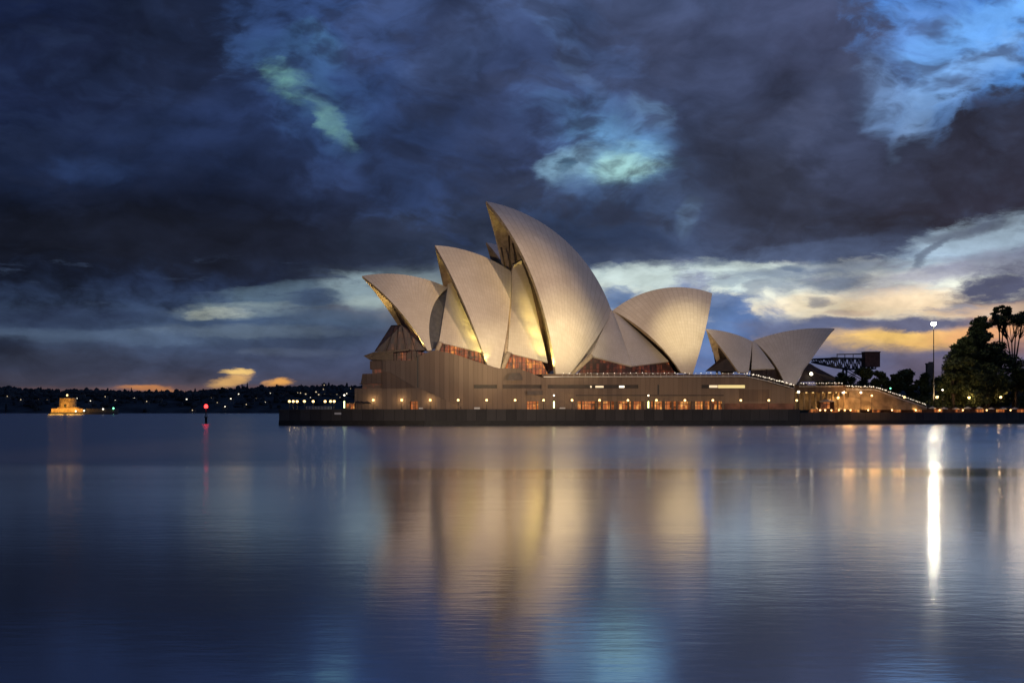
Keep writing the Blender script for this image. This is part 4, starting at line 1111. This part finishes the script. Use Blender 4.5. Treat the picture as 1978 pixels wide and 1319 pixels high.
for px, py, rad, lm, lab in ((1747, 767, .42, 'lamp', 'warm globe lamp post beside the foot of the stairs'), (1810, 767, .5, 'lamp', 'yellow globe lamp post left of the big trees under the tall mast'),
                             (1872, 768, .42, 'lampo', 'orange globe lamp post under the big conifer'), (1933, 767, .42, 'lampo', 'orange globe lamp post below the flat topped pines'),
                             (1720, 750, .30, 'green', 'small greenish lamp post behind the stairs'), (1821, 753, .26, 'lampw', 'small white lamp post between mast and trees')):
    Y = 462 if px != 1720 else 500
    Y = sea_d(px) + 16 if px != 1720 else 506
    lp = lamp_post('lamp_post', P(px, py, Y)[2] - DECK, rad, lm, lab, 'lamp post', (X(px, Y), Y, DECK))
    for k_ in kids(lp):
        if k_.type == 'LIGHT': k_.data.energy *= 7
# warm spill on the stair flank from the street lamps standing there
for px, w in ((1640, 1000), (1690, 1100), (1735, 700)):
    l = bpy.data.lights.new('lamp_light', 'POINT'); l.energy = w; l.color = (1, .48, .14); l.shadow_soft_size = 2.2
    o = bpy.data.objects.new('lamp_light', l); col.objects.link(o); o.location = tuple(P(px, 766, 437))
# tall mast
Y = 472; t = empty('light_mast', (X(1803.5, Y), Y, DECK), 'very tall thin mast with a dazzling white floodlight on top', 'light mast')
h = P(1804, 626, Y)[2] - DECK
mb = MB(); mb.tube([(0, 0, 0), (0, 0, h - .6)], [.26, .13], 10); mb.build('pole', M['steel'], t)
mb = MB(); mb.lathe([(.2, h - .7), (1.0, h - .6), (1.0, h - .45), (.2, h - .35)], seg=12); mb.build('lamp_ring', M['steel'], t)
for k in range(4):
    a = math.pi / 4 + k * math.pi / 2
    mb = MB(); mb.ball((.40 * math.cos(a), .40 * math.sin(a), h), .50, 12, 8); mb.build('floodlamp', M['mastlamp'], t)

# ------------------------------------------------------------------ trees
def leafcloud(mb, c, rx, ry, rz, n, s, r, m=0):
    for k in range(n):
        while True:
            v = Vector((r.uniform(-1, 1), r.uniform(-1, 1), r.uniform(-1, 1)))
            if .15 < v.length < 1: break
        v = v * (1 / max(v.length, .3)) * (r.random() ** .45)
        p = Vector((c[0] + v.x * rx, c[1] + v.y * ry, c[2] + v.z * rz))
        a = Vector((r.uniform(-1, 1), r.uniform(-1, 1), r.uniform(-.6, .6))).normalized(); b = a.cross(Vector((r.uniform(-1, 1), r.uniform(-1, 1), r.uniform(-1, 1)))).normalized()
        l = s * r.uniform(.6, 1.4)
        mb.v += [tuple(p - a * l), tuple(p + b * l * .5), tuple(p + a * l), tuple(p - b * l * .5)]
        n0 = len(mb.v) - 4; mb.f.append((n0, n0 + 1, n0 + 2, n0 + 3)); mb.m.append(m); mb.sm.append(False)
def tree(name, px, Y, top, width_px, label, kind='broad', seed=1, base=None, group=None, leaf='leaf', leafs=.55):
    r = random.Random(seed); z0 = DECK - .05 if base is None else base
    x = X(px, Y); H = P(px, top, Y)[2] - z0; W = width_px / F * Y / 2
    t = empty(name, (x, Y, z0), label, 'tree', group)
    tr = MB(); cr = MB()
    lean = r.uniform(-.04, .04) * H
    if kind == 'broad':
        tr.tube([(0, 0, -.3), (lean * .3, 0, H * .2), (lean * .7, 0, H * .45), (lean, 0, H * .8)], [H * .035, H * .026, H * .018, H * .006], 8)
        k = 16
        for i in range(k):
            q = r.uniform(.25, 1); a = r.uniform(0, 6.283); rr = W * .75 * math.sqrt(max(0.05, 1 - ((q - .5) / .56) ** 2)) * r.uniform(.45, 1.0)
            c = (lean + rr * math.cos(a), rr * math.sin(a) * .8, H * (.12 + .78 * q))
            tr.tube([(lean * .5, 0, H * (.15 + .3 * q)), (c[0] * .5, c[1] * .5, H * (.2 + .5 * q)), c], [H * .012, H * .007, H * .002], 5)
            s = W * r.uniform(.28, .46)
            leafcloud(cr, c, s, s, s * .7, int(170 * (1 + s / 6)), leafs, r)
    elif kind == 'conifer':
        tr.tube([(0, 0, -.3), (lean * .5, 0, H * .5), (lean, 0, H * .98)], [H * .026, H * .016, H * .003], 8)
        for i in range(62):
            q = .02 + .98 * (i / 61); a = r.uniform(0, 6.283); rr = W * (1 - q) ** .6 * r.uniform(.5, 1.15) + .5
            c = (lean * q + rr * math.cos(a), rr * math.sin(a), H * (.05 + .93 * q))
            tr.tube([(lean * q, 0, H * (.03 + .91 * q)), (c[0], c[1], c[2])], [H * .006, H * .0015], 4)
            for w_ in (.35, .7, 1.0):
                cc = (lean * q + rr * w_ * math.cos(a), rr * w_ * math.sin(a), c[2] - (1 - w_) * .6)
                z_ = 1.0 + W * .17 * r.uniform(.6, 1.3) * (1.15 - q * .75)
                leafcloud(cr, cc, z_ * 1.2, z_ * 1.2, z_ * .62, int(60 + 24 * z_), leafs, r)
    else:  # stone pine: a few bare upright limbs under a flat, ragged canopy
        tr.tube([(0, 0, -.3), (lean * .3, 0, H * .2), (lean * .5, 0, H * .34)], [H * .019, H * .016, H * .014], 8)
        nl = 4 if W > 5 else 2; tips = []
        for i in range(nl):
            a = 6.283 * i / nl + r.uniform(-.4, .4); rr = W * r.uniform(.22, .42)
            p1 = (lean * .5 + rr * .35 * math.cos(a), rr * .35 * math.sin(a), H * .52)
            p2 = (lean * .5 + rr * .8 * math.cos(a) + r.uniform(-.4, .4), rr * .8 * math.sin(a), H * r.uniform(.68, .76))
            tr.tube([(lean * .5, 0, H * .32), p1, p2], [H * .012, H * .0095, H * .006], 6); tips.append(p2)
        for i in range(34):
            a = r.uniform(0, 6.283); rr = W * math.sqrt(r.uniform(.02, 1.0)); q = 1.0 - .07 * (rr / W) ** 2 - r.uniform(0, .13) ** 1.2
            c = (lean + rr * math.cos(a), rr * math.sin(a) * .8, H * q - .8)
            b0 = min(tips, key=lambda p: (p[0] - c[0]) ** 2 + (p[1] - c[1]) ** 2)
            md = ((b0[0] + c[0]) / 2 + r.uniform(-.3, .3), (b0[1] + c[1]) / 2, b0[2] + (c[2] - b0[2]) * .62)
            tr.tube([b0, md, c], [H * .0045, H * .003, H * .001], 5)
            z_ = max(.9, W * r.uniform(.14, .26))
            leafcloud(cr, (c[0], c[1], c[2] + .2), z_ * 1.35, z_ * 1.15, max(.5, z_ * .42), int(110 + 36 * z_), leafs * .7, r)
    tr.build('trunk', M['bark'], t); cr.build('crown', M[leaf], t, fixn=False)
    return t
tree('conifer_tree', 1866, 488, 652, 112, 'big dark layered conifer beside the tall mast', 'conifer', 3, leaf='leaf')
tree('conifer_tree', 1900, 494, 612, 128, 'tallest dark conifer, rising behind the layered one', 'conifer', 4, leaf='leafd')
tree('conifer_tree', 1842, 484, 690, 62, 'low bushy dark conifer at the outer edge of the tree group', 'broad', 8, leaf='leaf')
tree('stone_pine', 1931, 506, 584, 34, 'slender pine with one small high tuft of foliage', 'pine', 6, leaf='leafd')
tree('stone_pine', 1958, 500, 603, 92, 'flat topped pine with bare forked trunks against the orange sky', 'pine', 7, leaf='leafd')
tree('stone_pine', 2004, 504, 596, 100, 'flat topped pine cut off by the picture edge', 'pine', 9, leaf='leafd')
tree('shade_tree', 1962, 490, 684, 110, 'dense dark broad tree below the flat topped pines', 'broad', 10)
tree('shade_tree', 1908, 484, 700, 90, 'dense low tree filling the gap under the conifers', 'broad', 11)
tree('shade_tree', 2030, 494, 668, 120, 'dark broad tree at the far edge of the park', 'broad', 12)
for i, (px, top, w, lab) in enumerate([(1592, 722, 54, 'dark tree behind the glazed awning of the small roofs'), (1632, 716, 56, 'dark tree below the crane jib'), (1668, 709, 56, 'dark tree below the crane machine house'),
                                       (1700, 713, 50, 'dark tree above the top of the stairs'), (1728, 719, 46, 'low dark tree behind the greenish lamp'), (1753, 707, 50, 'round topped tallest dark tree behind the stairs'),
                                       (1780, 718, 46, 'dark tree in front of the pale square tower'), (1812, 726, 46, 'dark tree behind the pole of the tall mast')]):
    tree('park_tree', px, 560 + (i % 3) * 14, top, w, lab, 'broad', 30 + i, leafs=.6)
# low hedge of shrubs that closes the gap under the park trees
for i in range(12):
    px = 1660 + i * 29; Y = 536 + (i % 2) * 8
    r = random.Random(60 + i); t = empty('shrub', (X(px, Y), Y, DECK - .05), 'dark rounded shrub under the park trees, %s from the stairs' % ordw(i + 1), 'shrub', 'shrubs under the park trees')
    cr = MB(); tr = MB(); tr.tube([(0, 0, -.2), (0, 0, 2.2)], [.15, .05], 6)
    for k in range(7): leafcloud(cr, (r.uniform(-3, 3), r.uniform(-1.5, 1.5), r.uniform(1.2, 4.8)), 1.9, 1.6, 1.5, 150, .5, r)
    tr.build('stem', M['bark'], t); cr.build('foliage', M['leaf'], t, fixn=False)

# ------------------------------------------------------------------ crane and tower behind the park
Yc = 1400; t = empty('hammerhead_crane', (X(1640, Yc), Yc, 0), 'dark lattice hammerhead crane with a boxy machine house above the trees', 'crane')
def cz(py): return P(0, py, Yc)[2]
def cx(px): return X(px, Yc) - X(1640, Yc)
mb = MB()
for y in (-5, 5):
    top = [(1569, 694), (1613, 692), (1690, 693)]; bot = [(1569, 699), (1613, 709), (1640, 713), (1690, 712)]
    for ch in (top, bot): mb.tube([(cx(a), y, cz(b)) for a, b in ch], .85, 5)
    k = 16
    for i in range(k):
        a = 1569 + 120 * i / k; b = 1569 + 120 * (i + 1) / k
        za, zb = (prof(top, a), prof(bot, b)) if i % 2 == 0 else (prof(bot, a), prof(top, b))
        mb.tube([(cx(a), y, cz(za)), (cx(b), y, cz(zb))], .6, 4)
        mb.tube([(cx(b), y, cz(prof(top, b))), (cx(b), y, cz(prof(bot, b)))], .45, 4)
for a in (1569, 1613, 1640, 1690): mb.tube([(cx(a), -5, cz(694)), (cx(a), 5, cz(694))], .5, 4)
mb.build('jib', M['steel'], t)
mb = MB()
mb.tube([(cx(1616), 0, cz(684.5)), (cx(1668), 0, cz(683.5))], .55, 5)
for a in (1617, 1632, 1648): mb.tube([(cx(a), 0, cz(684.5)), (cx(a), 0, cz(694))], .4, 4)
mb.build('walkway', M['steel'], t)
mb = MB(); mb.box(cx(1668), -7, cz(709), cx(1696.5), 7, cz(681)); mb.box(cx(1667), -7.6, cz(681), cx(1697.5), 7.6, cz(679.4)); mb.build('machine_house', M['brick'], t)
mb = MB(); mb.box(cx(1606), -4, cz(696), cx(1615), 4, cz(690)); mb.build('trolley', M['steel'], t)
mb = MB()
for a, b in ((1632, 1628), (1668, 1672)):
    for y in (-7, 7): mb.tube([(cx(a), y, cz(711)), (cx(b), y * 1.3, 0)], 1.1, 5)
for k in range(4):
    z0 = cz(711) * k / 4; z1 = cz(711) * (k + 1) / 4
    for y in (-8, 8): mb.tube([(cx(1630), y, z0), (cx(1670), y, z1)], .6, 4); mb.tube([(cx(1670), y, z0), (cx(1630), y, z1)], .6, 4)
mb.build('tower', M['steel'], t)
Yt = 900; t = empty('stone_tower', (X(1796, Yt), Yt, 0), 'pale square stepped tower beside the mast above the trees', 'tower')
def tz(py): return P(0, py, Yt)[2]
mb = MB(); mb.box(-2.2, -2.2, 0, 2.2, 2.2, tz(703.5)); mb.box(-.6, -1.6, tz(703.5), 2.0, 1.6, tz(699)); mb.build('wall', M['house'], t)
mb = MB(); mb.box(-2.5, -2.5, tz(703.5) - .1, -.65, 2.5, tz(703.5) + .7); mb.build('parapet', M['house'], t)
Yf = 1500; t = empty('harbour_crane', (X(1382, Yf), Yf, 0), 'thin dark crane seen between the big and the small roofs', 'crane')
mb = MB(); mb.tube([(3, 0, 0), (1.5, 0, P(0, 705, Yf)[2])], [1.6, 1.3], 6); mb.build('mast', M['steel'], t)
mb = MB(); mb.tube([(2, 0, P(0, 712, Yf)[2]), (-2.2, 0, P(0, 676, Yf)[2])], [1.4, .8], 6); mb.box(-3.6, -1, P(0, 679, Yf)[2], .2, 1, P(0, 676, Yf)[2]); mb.build('jib', M['steel'], t)

# ------------------------------------------------------------------ island fort and red beacon
Yi = 1650; sc_ = Yi / F; t0 = np.array([X(125, Yi), Yi, 0])
def ix(px): return X(px, Yi) - t0[0]
def iz(py): return P(0, py, Yi)[2]
t = empty('island_fort', tuple(t0), 'small island fort with a golden lit round tower and a long low dark wall', 'fort')
mb = MB(); mb.prism([(ix(93), 4), (ix(100), -5), (ix(218), -5), (ix(226), 4), (ix(215), 30), (ix(100), 30)], -1, iz(796)); mb.build('rock_base', M['stone'], t)
mb = MB(); mb.box(ix(166), 1, iz(796), ix(220), 20, iz(789)); mb.build('low_wall', M['stone'], t)
c = ((ix(108) + ix(140)) / 2, 14, 0); rt = (ix(140) - ix(108)) / 2
mb = MB(); mb.lathe([(rt * 1.06, iz(796)), (rt, iz(775)), (rt * .97, iz(771)), (rt * 1.0, iz(770.5)), (rt * 1.0, iz(768)), (rt * .2, iz(768))], c, 24); mb.build('round_tower', M['sandstone'], t)
mb = MB(); mb.box(c[0] - 1.3, 14 - rt * 1.05 - .3, iz(787), c[0] + 1.3, 14 - rt + 1, iz(781)); mb.build('embrasure', M['black'], t)
mb = MB(); mb.lathe([(1.6, iz(768)), (1.6, iz(765)), (2.4, iz(764.5)), (2.2, iz(762)), (.1, iz(760.5))], c, 12); mb.build('lantern', M['brick'], t)
mb = MB(); mb.ball((c[0], c[1] - 3, iz(763)), 1.2, 8, 6); mb.build('lantern_lamp', M['lamp'], t)
mb = MB(); mb.box(ix(99), 0, iz(796.5), ix(160), 12, iz(789)); mb.box(ix(110), 2, iz(789), ix(150), 10, iz(786.6)); mb.build('front_battery', M['sandstone'], t)
for px, py, m_ in ((147, 794, 'winb'), (163, 793, 'winb'), (199, 790, 'winb'), (219, 788.5, 'green')):
    mb = MB(); mb.ball((ix(px), -1.2 if px < 165 else .2, iz(py)), 1.1, 8, 5); mb.build('lamp', M[m_], t)
for px, w in ((104, 7.0e3), (120, 8.0e3), (140, 9.0e3), (156, 5.0e3)):
    l = bpy.data.lights.new('fort_floodlight', 'POINT'); l.energy = w * .8; l.color = (1, .50, .08); l.shadow_soft_size = 5
    o = bpy.data.objects.new('fort_floodlight', l); col.objects.link(o); o.location = (X(px, Yi), Yi - 8, 7)
Yb = 462; t = empty('channel_beacon', (X(398, Yb), Yb, 0), 'red flashing channel beacon on a pile in open water', 'beacon')
mb = MB(); mb.tube([(0, 0, -3), (0, 0, 2.2)], .42, 10); mb.build('pile', M['tidal'], t)
mb = MB(); mb.lathe([(.05, 2.2), (.75, 2.2), (.75, 2.4), (.05, 2.4)], seg=12); mb.tube([(0, 0, 2.4), (0, 0, 5.4)], .14, 8)
for a in range(3):
    an = a * 2.094; mb.tube([(.6 * math.cos(an), .6 * math.sin(an), 2.4), (.12 * math.cos(an), .12 * math.sin(an), 4.6)], .05, 5)
mb.build('frame', M['black'], t)
mb = MB(); mb.lathe([(.05, 5.4), (.55, 5.4), (.6, 5.6), (.6, 6.3), (.35, 6.6), (.05, 6.7)], seg=14); mb.build('red_lamp', M['red'], t)

# ------------------------------------------------------------------ far shore: houses, flats, their lit windows
LIGHTS = [(18, 765), (44, 772), (78, 770), (95, 772), (152, 769), (162, 763), (178, 774), (206, 766), (226, 772), (262, 768), (286, 775), (311, 772), (321, 765), (347, 767), (363, 771), (397, 763), (374, 792),
          (410, 769), (422, 777), (437, 785), (448, 770), (463, 761), (472, 774), (478, 781), (485, 763), (497, 770), (514, 776), (524, 760), (536, 768), (546, 763), (555, 757), (566, 758), (577, 758), (582, 759),
          (592, 761), (602, 768), (612, 757), (617, 762), (626, 752), (628, 760), (639, 760), (652, 761), (658, 767), (666, 754), (671, 760)]
for i, (px, py) in enumerate(sorted(LIGHTS)):
    top = prof(RIDGE, px)
    # depth at which the hillside has this height
    Y = 2384
    for q in np.linspace(2382, 2790, 200):
        if P(px, py + 3.5, q)[2] <= hill_z(px, q): Y = q; break
        Y = q
    b = P(px, py + 3.5, Y); z = b[2]; r = random.Random(i)
    w, d, h = r.uniform(6, 11), r.uniform(6, 9), r.uniform(4.5, 7.5)
    t = empty('shore_house', (b[0], Y - 6, z - 2), 'small lit house on the dark far shore, %s from the far left' % ordw(i + 1), 'house', 'lit houses on the far shore')
    mb = MB(); mb.box(-w / 2, -d / 2, -3, w / 2, d / 2, h); mb.build('wall', M['house'], t)
    mb = MB(); n0 = 0
    mb.slab([(-w / 2 - .4, -d / 2 - .4, h + .01), (0, -d / 2 - .4, h + 2.4), (w / 2 + .4, -d / 2 - .4, h + .01)], (0, d + .8, 0)); mb.build('roof', M['roof'], t)
    mb = MB(); ww = r.uniform(.6, 1.3); zc = EYE + (HY - py) / F * Y - (z - 2); mb.box(-ww, -d / 2 - .12, zc - .9, ww, -d / 2 - .01, zc + .9); mb.build('window', M['winb' if r.random() < .45 else 'win'], t)
FLATS = [(185, 755, 4), (234, 756, 4), (243, 757, 4), (302, 752, 3), (265, 757, 5), (393, 752, 8), (445, 751, 5), (487, 750, 5), (505, 749, 6), (560, 748, 7), (582, 743, 4), (591, 746, 6), (606, 746, 7), (626, 740, 8), (643, 747, 6), (679, 745, 6), (22, 748, 4), (84, 753, 4), (346, 757, 5)]
for i, (px, py, wpx) in enumerate(sorted(FLATS)):
    Y = 2770; b = P(px, py, Y); w = wpx / F * Y; r = random.Random(100 + i); g = hill_z(px, Y) - 4
    t = empty('apartment_tower', (b[0], Y, g), 'dark block of flats on the far ridge, %s from the far left' % ordw(i + 1), 'tower', 'blocks of flats on the far ridge')
    H = b[2] - g
    mb = MB(); mb.box(-w / 2, -6, 0, w / 2, 6, H - 2); mb.build('wall', M['house'], t)
    mb = MB(); mb.box(-w / 2 - .3, -6.3, H - 2, w / 2 + .3, 6.3, H - 1.2); mb.box(-w * .2, -2, H - 1.2, w * .15, 2, H + 1); mb.build('roof', M['roof'], t)
    for k in range(2):
        mb = MB(); xx = r.uniform(-.35, .3) * w; zz = H - r.uniform(4, 10); mb.box(xx - .8, -6.1, zz - .7, xx + .8, -6.01, zz + .7); mb.build('window', M['win'], t)
